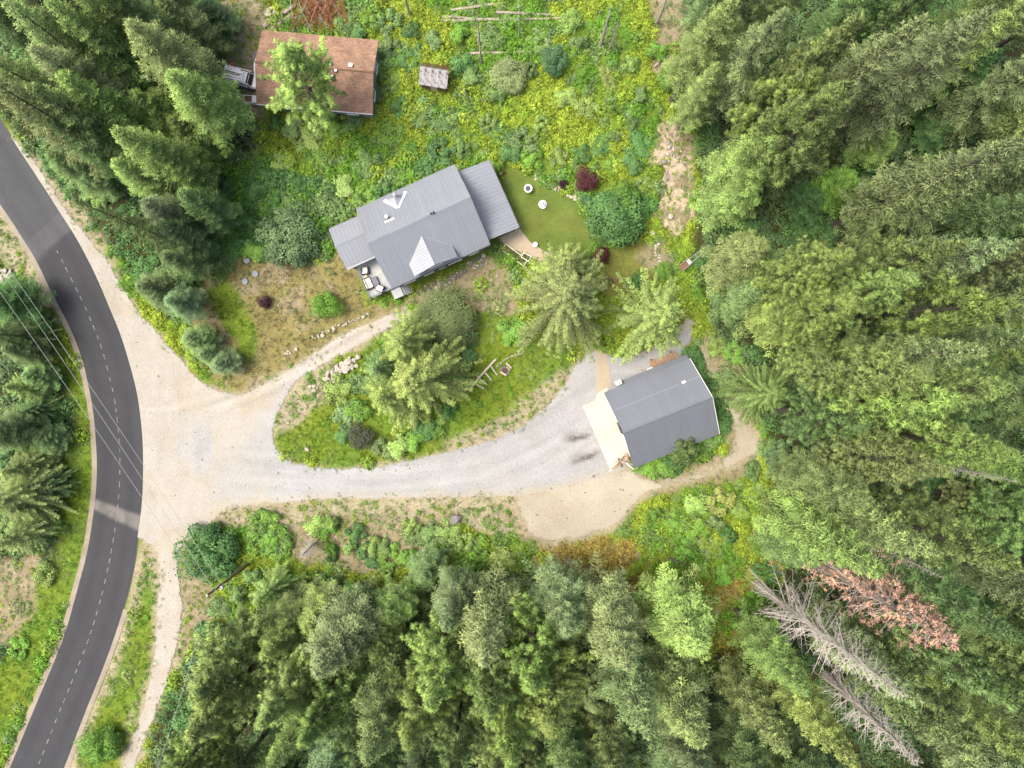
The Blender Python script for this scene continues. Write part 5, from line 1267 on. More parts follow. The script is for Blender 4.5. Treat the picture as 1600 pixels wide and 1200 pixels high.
SH2 = [(420, 840, 'bright'), (445, 850, 'mid'), (425, 860, 'deep'), (350, 890, 'deep'), (370, 930, 'mid'), (345, 950, 'mid'), (390, 900, 'mid'), (700, 830, 'lime'), (720, 850, 'lime'), (745, 860, 'bright'), (770, 880, 'lime'), (790, 870, 'yellow'), (690, 860, 'mid'), (735, 890, 'bright'), (760, 910, 'mid'), (600, 900, 'lime'), (560, 930, 'deep'), (620, 940, 'bright'), (640, 985, 'deep'), (590, 970, 'bright'), (520, 920, 'mid'), (540, 950, 'deep'), (500, 950, 'mid'), (465, 945, 'deep'), (520, 820, 'lime'), (600, 855, 'mid'), (615, 870, 'bright'), (1020, 800, 'bright'), (1050, 820, 'bright'), (1085, 830, 'bright'), (1120, 815, 'mid'), (1090, 790, 'lime'), (1130, 780, 'yellow'), (1070, 860, 'bright'), (1110, 860, 'mid'), (1140, 840, 'deep'), (1160, 800, 'lime'), (1180, 770, 'lime'), (1100, 890, 'bright'), (1130, 900, 'bright'), (1210, 900, 'deep'), (1190, 890, 'deep'), (1085, 1060, 'bright'), (1110, 1075, 'bright'), (1180, 740, 'mid'), (1210, 740, 'blue')]
bk = random.Random(41)
SH2 += [(bk.uniform(400, 680), bk.uniform(808, 885), bk.choice(['lime', 'bright', 'mid', 'bright', 'deep'])) for _ in range(26)]
for x, y, c in SH2:
    R = vr.uniform(.8, 1.7); w = 'beside the utility pole' if x < 470 else 'on the bare bank below the driveway' if x < 660 and y < 890 else 'at the foot of the bank by the wood' if x < 660 else 'in the lime thicket under the driveway' if x < 830 else 'in the meadow below the sandy track'; shrub(x + vr.uniform(-4, 4), y + vr.uniform(-4, 4), R, vr.uniform(.7, 1.5), c, f'{bulk(R)} {TWORD[c]} leafy shrub {w}', group=f'{bulk(R)} {TWORD[c]} shrubs {w}')
SH3 = [(1010, 728, 'bright'), (1030, 725, 'bright'), (1050, 715, 'deep'), (1080, 705, 'bright'), (1105, 690, 'bright'), (1125, 670, 'deep'), (1120, 640, 'deep'), (1112, 610, 'deep'), (1095, 580, 'deep'), (1135, 590, 'mid'), (1130, 615, 'mid'), (1150, 550, 'bright'), (1120, 540, 'lime')]
for x, y, c in SH3:
    shrub(x, y, vr.uniform(1.1, 1.7), vr.uniform(.9, 1.5), c, f'{TWORD[c]} leafy shrub hugging the garage wall', group=f'{TWORD[c]} shrubs around the garage')
SH4 = [(545, 650, 'mid'), (560, 640, 'bright'), (540, 680, 'deep'), (650, 690, 'bright'), (630, 700, 'lime'), (600, 700, 'mid'), (680, 670, 'bright'), (700, 640, 'deep'), (715, 600, 'deep'), (725, 560, 'deep'), (730, 530, 'deep'), (560, 600, 'mid'), (800, 520, 'bright'), (530, 610, 'lime'), (660, 665, 'deep')]
for x, y, c in SH4:
    shrub(x, y, vr.uniform(1.0, 1.8), vr.uniform(.7, 1.4), c, f'{TWORD[c]} leafy shrub under the cedars of the driveway island', group=f'{TWORD[c]} shrubs on the driveway island')
SH5 = [(70, 500, 'deep'), (60, 580, 'bright'), (50, 540, 'bright'), (80, 650, 'deep'), (85, 760, 'mid'), (88, 820, 'bright'), (70, 900, 'lime'), (30, 1015, 'bright'), (30, 500, 'deep'), (25, 690, 'bright'), (65, 690, 'bright'), (90, 250, 'deep'), (120, 270, 'mid'), (150, 300, 'lime'), (140, 285, 'yellow'), (230, 420, 'deep'), (290, 430, 'deep'), (320, 400, 'deep'), (330, 370, 'bright'), (310, 360, 'deep'), (345, 320, 'bright'), (345, 290, 'deep'), (320, 260, 'deep'), (340, 240, 'bright')]
for x, y, c in SH5:
    w = 'across the road' if x < 125 and y > 450 else 'in the corner wood'
    shrub(x + vr.uniform(-4, 4), y + vr.uniform(-4, 4), vr.uniform(1.2, 2.1), vr.uniform(.9, 1.8), c, f'{TWORD[c]} leafy shrub along the verge {w}', group=f'{TWORD[c]} verge shrubs {w}')
# deep undergrowth of the woods
for i in range(70):
    poly = [FOREST_R, FOREST_B, FOREST_R][i % 3]; pa = np.array(poly)
    for _ in range(50):
        x, y = vr.uniform(max(pa[:, 0].min(), 0), min(pa[:, 0].max(), 1600)), vr.uniform(max(pa[:, 1].min(), 0), min(pa[:, 1].max(), 1200))
        if inside(poly, np.array([x]), np.array([y]))[0]: break
    c = vr.choice(['mid', 'deep', 'dark', 'dark']); w = 'right hand wood' if i % 3 != 1 else 'lower wood'
    w = ('wood along the gravel lane' if x < 450 else 'wood under the lime bushes' if x < 800 else 'wood beyond the sandy patch') if i % 3 == 1 else 'wood past the brown slope' if y < 200 else 'wood past the rocky patch' if y < 380 else 'wood beyond the garden cart' if y < 520 else 'wood behind the garage gable' if y < 690 else 'wood beyond the birch log' if y < 850 else 'wood around the dead trees'
    shrub(x, y, vr.uniform(1.3, 2.6), vr.uniform(1.2, 2.6), c, f'{TWORD[c]} undergrowth shrub on the floor of the {w}', group=f'{TWORD[c]} undergrowth in the {w}')

# ---- ground cover nobody could count: scattered leaf clumps and tufts ---------
def clump(seed, R, Hh, n, leaf, wr=.7, upright=0.0):
    r = np.random.default_rng(seed)
    th = r.random(n) * 6.283; rad = np.sqrt(r.random(n)) * R; zz = Hh * (1 - (rad / R) ** 2) * r.uniform(.45, 1.05, n) + .02
    out = np.stack([np.cos(th), np.sin(th), np.zeros(n)], -1); p = out * rad[:, None]; p[:, 2] = zz if not upright else .0
    d = unit(out * (.8 if not upright else .35) + r.normal(0, .45 if not upright else .2, (n, 3)) + np.array([0, 0, upright]))
    nr = unit(np.array([0, 0, 1.0]) + r.normal(0, .42, (n, 3)) + out * .4)
    V, F = flat_blades(p, d, nr, leaf * r.uniform(.65, 1.3, n), leaf * wr * r.uniform(.7, 1.2, n))
    nn = unit(np.array([0, 0, 1.0]) + out * .45 + r.normal(0, .25, (n, 3))); F = oriented(V, F, nn)
    me = mesh_np('clump', V, F, M['leaf_ins']); leaf_normals(me, V, F, nn); face_attr(me, 'v', np.clip(r.normal(.45, .22, n), 0, 1))
    return bpy.data.objects.new('clump', me)

def scatter(name, label, cat, proto, X, Y, Z, scl, tint):
    """points carry scale, turn and tint; one instance of the clump on each"""
    n = len(X); me = bpy.data.meshes.new(name); me.vertices.add(n)
    me.vertices.foreach_set('co', np.stack([X, Y, Z], -1).astype(np.float32).ravel())
    a = me.attributes.new('scl', 'FLOAT', 'POINT'); a.data.foreach_set('value', scl.astype(np.float32))
    a = me.attributes.new('rot', 'FLOAT_VECTOR', 'POINT')
    rot = np.stack([rng.normal(0, .12, n), rng.normal(0, .12, n), rng.random(n) * 6.283], -1); a.data.foreach_set('vector', rot.astype(np.float32).ravel())
    a = me.attributes.new('tint', 'FLOAT_COLOR', 'POINT'); c = np.ones((n, 4), np.float32); c[:, :3] = tint; a.data.foreach_set('color', c.ravel())
    o = link(bpy.data.objects.new(name, me)); tag(o, label, cat, kind='stuff')
    ng = bpy.data.node_groups.new(name, 'GeometryNodeTree')
    ng.interface.new_socket('Geometry', in_out='INPUT', socket_type='NodeSocketGeometry'); ng.interface.new_socket('Geometry', in_out='OUTPUT', socket_type='NodeSocketGeometry')
    gi = ng.nodes.new('NodeGroupInput'); go = ng.nodes.new('NodeGroupOutput'); iop = ng.nodes.new('GeometryNodeInstanceOnPoints')
    oi = ng.nodes.new('GeometryNodeObjectInfo'); oi.inputs['Object'].default_value = proto; oi.inputs['As Instance'].default_value = True
    ns = ng.nodes.new('GeometryNodeInputNamedAttribute'); ns.data_type = 'FLOAT'; ns.inputs[0].default_value = 'scl'
    nr = ng.nodes.new('GeometryNodeInputNamedAttribute'); nr.data_type = 'FLOAT_VECTOR'; nr.inputs[0].default_value = 'rot'
    L = ng.links
    L.new(gi.outputs[0], iop.inputs['Points']); L.new(oi.outputs['Geometry'], iop.inputs['Instance'])
    L.new(nr.outputs[0], iop.inputs['Rotation']); L.new(ns.outputs[0], iop.inputs['Scale']); L.new(iop.outputs[0], go.inputs[0])
    md = o.modifiers.new('scatter', 'NODES'); md.node_group = ng
    return o

PAL = {'meadow': ['yellow', 'lime', 'bright', 'mid', 'lime', 'yellow'], 'forest': ['deep', 'mid', 'dark', 'dark'], 'dry': ['sage', 'olive'], 'verge': ['bright', 'lime', 'lime', 'olive'], 'soil': ['lime', 'sage', 'olive'], 'rust': ['orange', 'yellow', 'yellow', 'lime', 'bright'], 'weedy': ['mid', 'lime', 'bright'], 'lush': ['deep', 'bright', 'deep', 'mid'], 'lawn': ['olive'], 'gravel': ['mid']}
SC_TINT = dict(TINT); SC_TINT['rust'] = (.26, .13, .06); SC_TINT['orange'] = (.32, .26, .06); SC_TINT['yellow'] = (.245, .335, .034); SC_TINT['lime'] = (.185, .30, .030); SC_TINT['bright'] = (.115, .255, .026)
def tints_for(t, x, y):
    f = fbm(x, y, 46, 3); f = np.clip((f - .32) / .36, 0, .999); f = np.clip(f + rng.normal(0, .11, len(x)), 0, .999)
    out = np.zeros((len(x), 3))
    for n in TYPES:
        k = t == TI[n]
        if k.any():
            pal = np.array([SC_TINT[c] for c in PAL[n]]); 
            order = np.argsort(-pal[:, 0]); pal = pal[order]
            out[k] = pal[(f[k] * len(pal)).astype(int)]
    return out * rng.uniform(.8, 1.2, (len(x), 1))

def candidates(n, dens, seed_off=0, margin=120):
    x = rng.uniform(-margin, 1600 + margin, n); y = rng.uniform(-margin, 1200 + margin, n)
    rp = ROAD_L + ROAD_R[::-1]; onroad = inside(rp, x - 9, y) | inside(rp, x + 9, y)
    t = ground_type(x, y); k = ~onroad & (rng.random(n) < np.array([dens.get(c, 0) for c in TYPES])[t]) & ~hard_mask(x, y)
    return x[k], y[k], t[k]
protoA, protoB, protoC, protoD = clump(81, .62, .42, 46, .25), clump(82, .95, .85, 120, .27), clump(83, .30, .2, 22, .34, .16, 1.0), clump(84, .5, .5, 46, .18)
x, y, t = candidates(60000, {'meadow': .95, 'forest': .42, 'verge': .16, 'soil': .55, 'rust': .75, 'weedy': .4, 'lush': 1.0, 'dry': .04})
g = fbm(x + 333, y, 26, 3); k = (g > .40) | (t == TI['lush']) | (rng.random(len(x)) < .45); x, y, t = x[k], y[k], t[k]
wx, wy = PXA(x, y, 0); scatter('ground_cover', 'low leafy yellow green ground cover carpeting the clearings', 'ground cover', protoA, wx, wy, np.full(len(wx), -.06), rng.uniform(.55, 1.25, len(wx)) * np.where(np.isin(t, [TI['weedy'], TI['soil'], TI['dry'], TI['verge']]), .55, 1.0), tints_for(t, x, y))
x, y, t = candidates(26000, {'meadow': .5, 'forest': .35, 'rust': .2, 'lush': .9, 'verge': .02, 'soil': .015})
g = fbm(x + 133, y + 50, 34, 3); k = (g > .5) | (t == TI['lush']) | (t == TI['forest']); x, y, t = x[k], y[k], t[k]
wx, wy = PXA(x, y, 0); scatter('bramble', 'knee high bramble and fern thickets', 'bramble', protoB, wx, wy, np.full(len(wx), -.08), rng.uniform(.5, 1.25, len(wx)), tints_for(t, x, y))
x, y, t = candidates(90000, {'meadow': .3, 'verge': .85, 'dry': .7, 'weedy': .5, 'soil': .3, 'rust': .3, 'forest': .1, 'lawn': .12})
wx, wy = PXA(x, y, 0); tt = tints_for(t, x, y); tt = np.where((t == TI['dry'])[:, None] & (rng.random(len(x)) < .6)[:, None], np.array([.25, .215, .115]) * rng.uniform(.7, 1.25, (len(x), 1)), tt)
scatter('grass_tufts', 'tufts of grass on the verges and the dry yard', 'grass', protoC, wx, wy, np.full(len(wx), -.05), rng.uniform(.5, 1.15, len(wx)) * np.where(t == TI['lawn'], .45, 1), tt)
# weeds creeping onto the edges of gravel
n = 26000; x = rng.uniform(-20, 1300, n); y = rng.uniform(180, 1220, n)
din = inside(DRIVE, x, y) | inside(SAND, x, y); near = np.zeros(n, bool)
for dx, dy in ((12, 0), (-12, 0), (0, 12), (0, -12), (8, 8), (-8, -8), (8, -8), (-8, 8)):
    near |= din & ~(inside(DRIVE, x + dx, y + dy) | inside(SAND, x + dx, y + dy) | inside(ROAD_L + ROAD_R[::-1], x + dx, y + dy) | inside(SLAB, x + dx, y + dy) | inside(GAR_FOOT, x + dx, y + dy))
strip = din & (np.abs((y - 560) + (x - 510) * .58 + 8) < 5) & (x > 455) & (x < 590) & (fbm(x, y, 12, 2) > .45)
k = (near & (fbm(x, y, 22, 3) > .5)) | strip; k &= rng.random(n) < .75; x, y = x[k], y[k]
wx, wy = PXA(x, y, 0); tt = np.array(TINT['mid']) * rng.uniform(.7, 1.4, (len(x), 1)); tt[:, 0] *= 1.15
scatter('gravel_weeds', 'small weeds creeping over the gravel edges', 'weeds', protoD, wx, wy, np.full(len(wx), .0), rng.uniform(.18, .5, len(wx)), tt)

# loose stones on the bare ground
n = 60000; x = rng.uniform(-40, 1320, n); y = rng.uniform(-20, 1240, n); t = ground_type(x, y)
dn = np.array([{'weedy': .30, 'soil': .24, 'dry': .07, 'rust': .03}.get(c, 0) for c in TYPES])[t]; hm = hard_mask(x, y); dn = np.where(hm, 0, dn)
edge = inside(SAND, x, y) * .10 + inside(DRIVE, x, y) * .07; k = rng.random(n) < np.maximum(dn, edge) * (~(inside(HOUSE_FOOT, x, y) | inside(GAR_FOOT, x, y) | inside(SLAB, x, y) | inside(WALK_G, x, y) | inside(ROAD_L + ROAD_R[::-1], x, y)))
x, y, t = x[k], y[k], t[k]; wx, wy = PXA(x, y, 0)
bm = bmesh.new(); bmesh.ops.create_icosphere(bm, subdivisions=1, radius=.5)
for v in bm.verts: v.co = Vector((v.co.x, v.co.y * .8, v.co.z * .55)) * vr.uniform(.8, 1.15)
pm = bpy.data.meshes.new('pebble'); bm.to_mesh(pm); bm.free()
def pebble_mat():
    m, nt, ns, L = new_mat('loose_stone'); out = N(nt, 'ShaderNodeOutputMaterial'); b = N(nt, 'ShaderNodeBsdfPrincipled'); at = N(nt, 'ShaderNodeAttribute'); at.attribute_type = 'INSTANCER'; at.attribute_name = 'tint'
    L.new(at.outputs['Color'], b.inputs['Base Color']); b.inputs['Roughness'].default_value = .9; L.new(b.outputs[0], out.inputs[0]); return m
pm.materials.append(pebble_mat())
g = rng.random((len(x), 1)); tt = (np.array(A(205, 194, 174)) * g + np.array(A(140, 128, 112)) * (1 - g)) * rng.uniform(.8, 1.15, (len(x), 1))
scatter('loose_stones', 'loose stones strewn over bare earth and gravel edges', 'stones', bpy.data.objects.new('pebble', pm), wx, wy, np.full(len(wx), .0), np.clip(rng.lognormal(-1.75, .5, len(wx)), .06, .5), tt)
# ------------------------------------------------------------------ stones, logs and small things
def rock_mesh(seed, mat):
    bm = bmesh.new(); bmesh.ops.create_icosphere(bm, subdivisions=1, radius=.5)
    r = random.Random(seed); s = (r.uniform(.8, 1.2), r.uniform(.7, 1.0), r.uniform(.5, .8))
    for v in bm.verts:
        k = r.uniform(.78, 1.15); v.co = Vector((v.co.x * s[0] * k, v.co.y * s[1] * k, v.co.z * s[2] * k))
    me = bpy.data.meshes.new('stone'); bm.to_mesh(me); bm.free(); me.materials.append(mat); return me
ROCKS = [rock_mesh(i, M['rock']) for i in range(5)]; ROCKG = [rock_mesh(20 + i, M['rock_grey']) for i in range(3)]
kr = random.Random(23)
def stones(name, label, pts, smin, smax, meshes=ROCKS, cat='stones', spread=0, pile=0):
    c = P(sum(p[0] for p in pts) / len(pts), sum(p[1] for p in pts) / len(pts)); t = empty(name, (c.x, c.y, 0)); tag(t, label, cat)
    for px, py in pts:
        s = kr.uniform(smin, smax) * (1.6 if kr.random() < .12 else 1)
        q = P(px + kr.uniform(-spread, spread), py + kr.uniform(-spread, spread)) - c
        o = bpy.data.objects.new('stone', kr.choice(meshes)); link(o, t); o.location = (q.x, q.y, s * .16 + kr.uniform(0, pile)); o.scale = (s, s, s); o.rotation_euler = (kr.uniform(-.4, .4), kr.uniform(-.4, .4), kr.uniform(0, 6.28))
    return t
def along(pts, n):
    p = np.array(pts, float); d = np.r_[0, np.cumsum(np.hypot(*np.diff(p, axis=0).T))]; u = np.linspace(0, d[-1], n)
    return list(zip(np.interp(u, d, p[:, 0]), np.interp(u, d, p[:, 1])))
def blob(cx, cy, a, b, n, th=0):
    out = []
    for _ in range(n):
        r_ = math.sqrt(kr.random()); t_ = kr.uniform(0, 6.28); u, v = a * r_ * math.cos(t_), b * r_ * math.sin(t_)
        out.append((cx + u * math.cos(th) - v * math.sin(th), cy + u * math.sin(th) + v * math.cos(th)))
    return out
stones('stone_edging', 'row of pale stones bordering the lawn below the lime bushes', along([(835, 277), (850, 287), (862, 293), (876, 296)], 22), .25, .5, spread=2.5)
stones('stone_edging', 'line of pale stones at the lawn corner by the deep green tree', along([(886, 305), (900, 311), (908, 313), (914, 320), (922, 330)], 24), .25, .5, spread=2.2)
stones('stone_edging', 'short curve of pale stones beneath the maroon shrub', along([(908, 290), (922, 297), (932, 306), (936, 318)], 16), .22, .42, spread=2)
stones('stone_edging', 'pale stones lining the garden bed beside the bare path', along([(1020, 362), (1028, 380), (1027, 400), (1032, 412)], 18), .25, .55, spread=4)
stones('boulder_heap', 'heap of pinkish boulders at the island edge of the upper drive', blob(540, 572, 24, 9, 60, -.55) + blob(520, 590, 14, 8, 22), .3, .75, spread=2, pile=.35)
stones('boulder_heap', 'smaller boulders around the grey gravel patch on the island', blob(533, 604, 12, 5, 14) + blob(490, 608, 8, 5, 8), .3, .6)
stones('stone_edging', 'row of pale stones along the upper drive under the dry yard', along([(490, 528), (520, 514), (550, 502), (575, 492)], 42), .18, .42, spread=3)
stones('stone_edging', 'scattered stones at the drive corner by the blue spruces', blob(458, 548, 14, 5, 12, -.5), .2, .4)
stones('boulder_heap', 'white boulders piled on the verge across the road', blob(14, 436, 16, 12, 34, .5), .4, .8, spread=2, pile=.3)
stones('rubble', 'pale rubble strewn over the bare rocky patch', blob(1050, 255, 24, 45, 46), .15, .5, ROCKS + ROCKG)
stones('rubble', 'grey rubble on the bank under the utility pole', blob(325, 998, 12, 5, 10) + blob(370, 985, 22, 7, 20), .2, .6, ROCKS + ROCKG)
stones('boulder', 'white boulder on the island grass near the loop', [(480, 702)], .75, .8)
stones('boulder', 'grey boulder on the bank above the lime bushes', [(713, 811)], 1.1, 1.2, ROCKG)
stones('boulder', 'cream boulder at the slope foot left of the lime bushes', [(663, 860)], .7, .75)
stones('boulder', 'pale square boulder standing on the bare path', [(1048, 338)], .8, .85)
stones('stepping_stones', 'curving row of small white stones past the fire pit', along([(776, 573), (779, 569), (790, 562), (798, 557), (806, 555), (815, 552), (819, 549)], 18), .22, .34, spread=.6)
stones('rubble', 'scattered stones beside the wall below the house eave', blob(745, 412, 22, 10, 40, -.4), .15, .5, ROCKS + ROCKG)
stones('rubble', 'grey rubble strip at the foot of the dark house wall', blob(690, 442, 44, 7, 70, -.42), .15, .5, ROCKG + ROCKS[:1])
stones('rubble', 'white rubble heap beside the two brown logs', blob(427, 20, 9, 9, 26), .3, .65, pile=.3)

def log_thing(name, label, a, b, r0, r1, mat, cat='log', group=None, z=.12, zb=None):
    pa, pb = P(*a, z), P(*b, z if zb is None else zb); t = empty(name, (pa.x, pa.y, 0)); tag(t, label, cat, group)
    d = pb - pa; o_ = Vector((pa.x, pa.y, 0)); n = 6
    side = Vector((-d.y, d.x, 0)).normalized()
    MB().tube([pa - o_ + d * (i / n) + side * (math.sin(i * 1.9 + a[0]) * .03 * d.length / 8) for i in range(n + 1)], [r0 + (r1 - r0) * i / n for i in range(n + 1)], 8).build('trunk', mat, t)
    for i in range(max(1, int(d.length / 1.6))):
        p = pa - o_ + d * kr.uniform(.1, .9); s = side * kr.choice((-1, 1))
        MB().tube([p, p + s * kr.uniform(.25, .5) + Vector((0, 0, .2))], [.04, .02], 5).build('branch_stub', mat, t)
    return t
for a, b, lab in (((688, 32), (895, 28), 'long grey fallen log, lowest of the crossing rails'), ((690, 26), (790, 32), 'grey fallen log touching the longest rail'), ((704, 16), (790, 4), 'grey fallen log highest up the clearing'), ((728, 84), (850, 80), 'thin fallen log above the grey green shrub'), ((775, 19), (870, 23), 'thin fallen log between the standing poles'), ((985, 70), (1010, 55), 'dark fallen stick at the wood edge'), ((1022, 104), (1044, 87), 'grey fallen stick by the stump slope'), ((745, 158), (780, 152), 'charred log curled among the leaves'), ((1045, 872), (1098, 890), 'dark fallen log in the rusty undergrowth')):
    log_thing('fallen_log', lab, a, b, .2, .12, M['log'] if 'charred' not in lab and 'dark' not in lab else M['bark'])
log_thing('fallen_log', 'thick brown log lying from the brush heap to the house corner', (412, 42), (462, 8), .32, .26, M['log'])
log_thing('fallen_log', 'second brown log parallel to the thick one by the house corner', (424, 46), (458, 22), .28, .24, M['log'])
log_thing('birch_log', 'white birch log lying across the end of the sandy track', (1187, 702), (1228, 717), .13, .08, M['birch'])
# standing bare poles: foot in the clearing, tip towards the edge of the picture
def snag(foot, h, r0, label):
    q = P(*foot); t = empty('dead_pole_tree', (q.x, q.y, -.1)); tag(t, label, 'dead tree')
    MB().tube([(0, 0, 0), (.05, .02, h * .4), (.02, .06, h)], [r0, r0 * .8, r0 * .3], 8).build('trunk', M['dead_wood'], t)
    for i in range(int(h * .8)):
        z = kr.uniform(h * .25, h * .97); a = kr.uniform(0, 6.28); l = kr.uniform(.3, .9)
        MB().tube([(0, 0, z), (math.cos(a) * l, math.sin(a) * l, z - .1)], [.035, .012], 4).build('branch_stub', M['dead_wood'], t)
for foot, h, r0, lab in (((752, 98), 13, .13, 'slender bare pole tree crossing the fallen logs'), ((811, 56), 10, .12, 'slender bare pole tree at the middle of the fallen logs'), ((857, 70), 4, .14, 'short broken pole behind the blue green conifer'), ((938, 72), 10, .28, 'thick bare dead trunk in the upper clearing'), ((952, 78), 8, .12, 'thin bare pole beside the thick dead trunk'), ((1026, 36), 7, .22, 'bare dead trunk on the brown slope'), ((640, 24), 5, .22, 'bare dead trunk among the shrubs above the shed')):
    snag(foot, h, r0, lab)
# brush heap of red needled branches
q = P(490, 18); t = empty('brush_heap', (q.x, q.y, 0)); tag(t, 'heap of dead red brown branches above the brown house', 'brush heap')
M['red_brush'] = surf_mat('red_brush', A(178, 118, 82), 0.95, 0.35, 3)
for i in range(80):
    a = P(kr.uniform(455, 540), kr.uniform(-20, 5), kr.uniform(.5, 1.8)) - Vector((q.x, q.y, 0)); b = P(kr.uniform(452, 545), kr.uniform(22, 50), kr.uniform(.1, .7)) - Vector((q.x, q.y, 0)); m_ = (a + b) / 2 + Vector((kr.uniform(-.6, .6), 0, kr.uniform(.1, .6)))
    mb = MB(); mb.tube([a, m_, b], [.05, .04, .015], 4)
    for _ in range(7):
        f = kr.uniform(.3, 1); p = m_ + (b - m_) * f; mb.tube([p, p + Vector((kr.uniform(-.6, .6), kr.uniform(-.6, .2), kr.uniform(-.2, .2)))], [.035, .008], 3)
    mb.build('branch', M['red_brush'] if i % 5 else M['dead_wood'], t)

# utility pole and wires ------------------------------------------------------
pb = P(389, 881); PH = 12.6
t = empty('utility_pole', (pb.x, pb.y, 0)); tag(t, 'weathered wooden utility pole beside the dark shrub', 'utility pole')
MB().tube([(0, 0, -.3), (0, 0, 6), (0, 0, PH)], [.2, .17, .13], 12).build('pole', M['pole'], t)
MB().box((0, 0, PH - 1.9), (1.9, .11, .13), Matrix.Rotation(.9, 3, 'Z')).build('crossarm', M['pole'], t)
for z, s in ((PH + .02, .1), (PH - 1.8, .08), (PH - 4, .08)): MB().lathe([(.03, 0), (s, .05), (s * .6, .12), (s, .18), (.03, .26)], 10, (0 if z > PH - 1 else .14, .0, z)).build('insulator', M['flash'], t)
MB().lathe([(.03, 0), (.22, .02), (.22, .75), (.03, .8)], 14, (.36, -.1, PH - 3.6)).build('transformer', M['metal'], t)
for i, (z, far, fz, lab) in enumerate(((PH + .2, (-260, 105), 12.5, 'top power line crossing the asphalt bend to the pole'), (PH - 1.75, (-235, 95), 11, 'middle power line meeting the pole below the top wire'), (PH - 3.9, (-230, 85), 9.3, 'lowest wire meeting the pole above the dark shrub'), (PH + .1, (225, 1260), 11.5, 'wire running from the pole down past the gravel lane'))):
    a = Vector((pb.x, pb.y, z)); b = P(*far, fz); w = empty('power_line', (pb.x, pb.y, 0)); tag(w, lab, 'power line')
    MB().tube([(a + (b - a) * (k / 20) - Vector((0, 0, 1.3 * (1 - (2 * k / 20 - 1) ** 2)))) - Vector((pb.x, pb.y, 0)) for k in range(21)], .022, 5).build('wire', M['wire'], w)
gyb = P(408, 852); w = empty('guy_wire', (gyb.x, gyb.y, 0)); tag(w, 'guy wire with yellow guard staked behind the utility pole', 'guy wire')
a = Vector((0, 0, .0)); b = Vector((pb.x - gyb.x, pb.y - gyb.y, 9))
MB().tube([a, b], .02, 5).build('wire', M['wire'], w); MB().tube([a, a + (b - a) * .27], .06, 8).build('guard', M['yellow'], w)

# pickup truck ------------------------------------------------------------------
q = P(386, 128); t = empty('pickup_truck', (q.x, q.y, 0), math.radians(-14)); tag(t, 'white pickup with loaded ladder rack beside the brown house', 'truck')
def loft(secs):
    """cross sections (x, half width, z bottom, z top) joined along x with softened shoulders"""
    mb = MB(); vs = []
    for x, w, z0, z1 in secs:
        h = z1 - z0; vs += [(x, -w * .92, z0), (x, -w, z0 + h * .35), (x, -w * .96, z0 + h * .82), (x, -w * .84, z1), (x, w * .84, z1), (x, w * .96, z0 + h * .82), (x, w, z0 + h * .35), (x, w * .92, z0)]
    n = 8; fs = [(i * n + k, i * n + (k + 1) % n, (i + 1) * n + (k + 1) % n, (i + 1) * n + k) for i in range(len(secs) - 1) for k in range(n)]
    fs += [tuple(range(n - 1, -1, -1)), tuple((len(secs) - 1) * n + k for k in range(n))]
    return mb.add(vs, fs)
loft([(-2.6, .88, .5, 1.12), (-2.5, .93, .42, 1.16), (.2, .95, .4, 1.16), (1.3, .95, .4, 1.14), (2.2, .92, .4, 1.06), (2.6, .84, .45, .92)]).build('body', M['car_white'], t, smooth=False)
loft([(-.75, .84, 1.14, 1.2), (-.6, .8, 1.14, 1.78), (.55, .78, 1.14, 1.8), (1.25, .82, 1.1, 1.16)]).build('cab', M['car_white'], t)
MB().hexa([(.62, -.68, 1.74), (1.2, -.74, 1.2), (1.2, .74, 1.2), (.62, .68, 1.74)], [(.66, -.68, 1.79), (1.25, -.74, 1.24), (1.25, .74, 1.24), (.66, .68, 1.79)]).build('windshield', M['glass'], t)
MB().box((-1.62, 0, 1.19), (1.6, 1.5, .06)).build('bed_floor', M['black'], t)
for s in (-1, 1):
    MB().box((-.02, s * .815, 1.48), (.95, .04, .36)).build('side_window', M['glass'], t)
    for x in (-1.6, 1.65):
        wl = MB().tube([(x, s * .72, .36), (x, s * .96, .36)], .36, 18).build('wheel', M['black'], t); MB().tube([(x, s * .93, .36), (x, s * .98, .36)], .2, 14).build('rim', M['metal'], wl)
    MB().box((2.55, s * .62, .78), (.12, .34, .18)).build('headlight', M['flash'], t)
    MB().box((-2.6, s * .78, .92), (.06, .14, .3)).build('tail_light', M['red'], t)
    MB().tube([(-2.4, s * .9, 1.98), (1.2, s * .86, 1.98)], .045, 8).build('rack_rail', M['car_white'], t)
    for x in (-2.3, -.9, .6): MB().tube([(x, s * .9, 1.1), (x, s * .88, 1.98)], .045, 8).build('rack_post', M['car_white'], t)
    MB().box((1.0, s * 1.05, 1.3), (.12, .16, .18)).build('mirror', M['black'], t)
for x in (-2.2, -1.4, -.6, .3, 1.0): MB().tube([(x, -.9, 2.0), (x, .9, 2.0)], .04, 8).build('rack_bar', M['metal'], t)
for i, yy in enumerate((-.62, -.3, .02, .34, .62)): MB().box((-1.25 + .1 * (i % 2), yy, 2.07), (2.4 - .25 * (i % 3), .24, .05)).build('rack_board', M['car_white'] if i != 2 else M['dead_wood'], t)

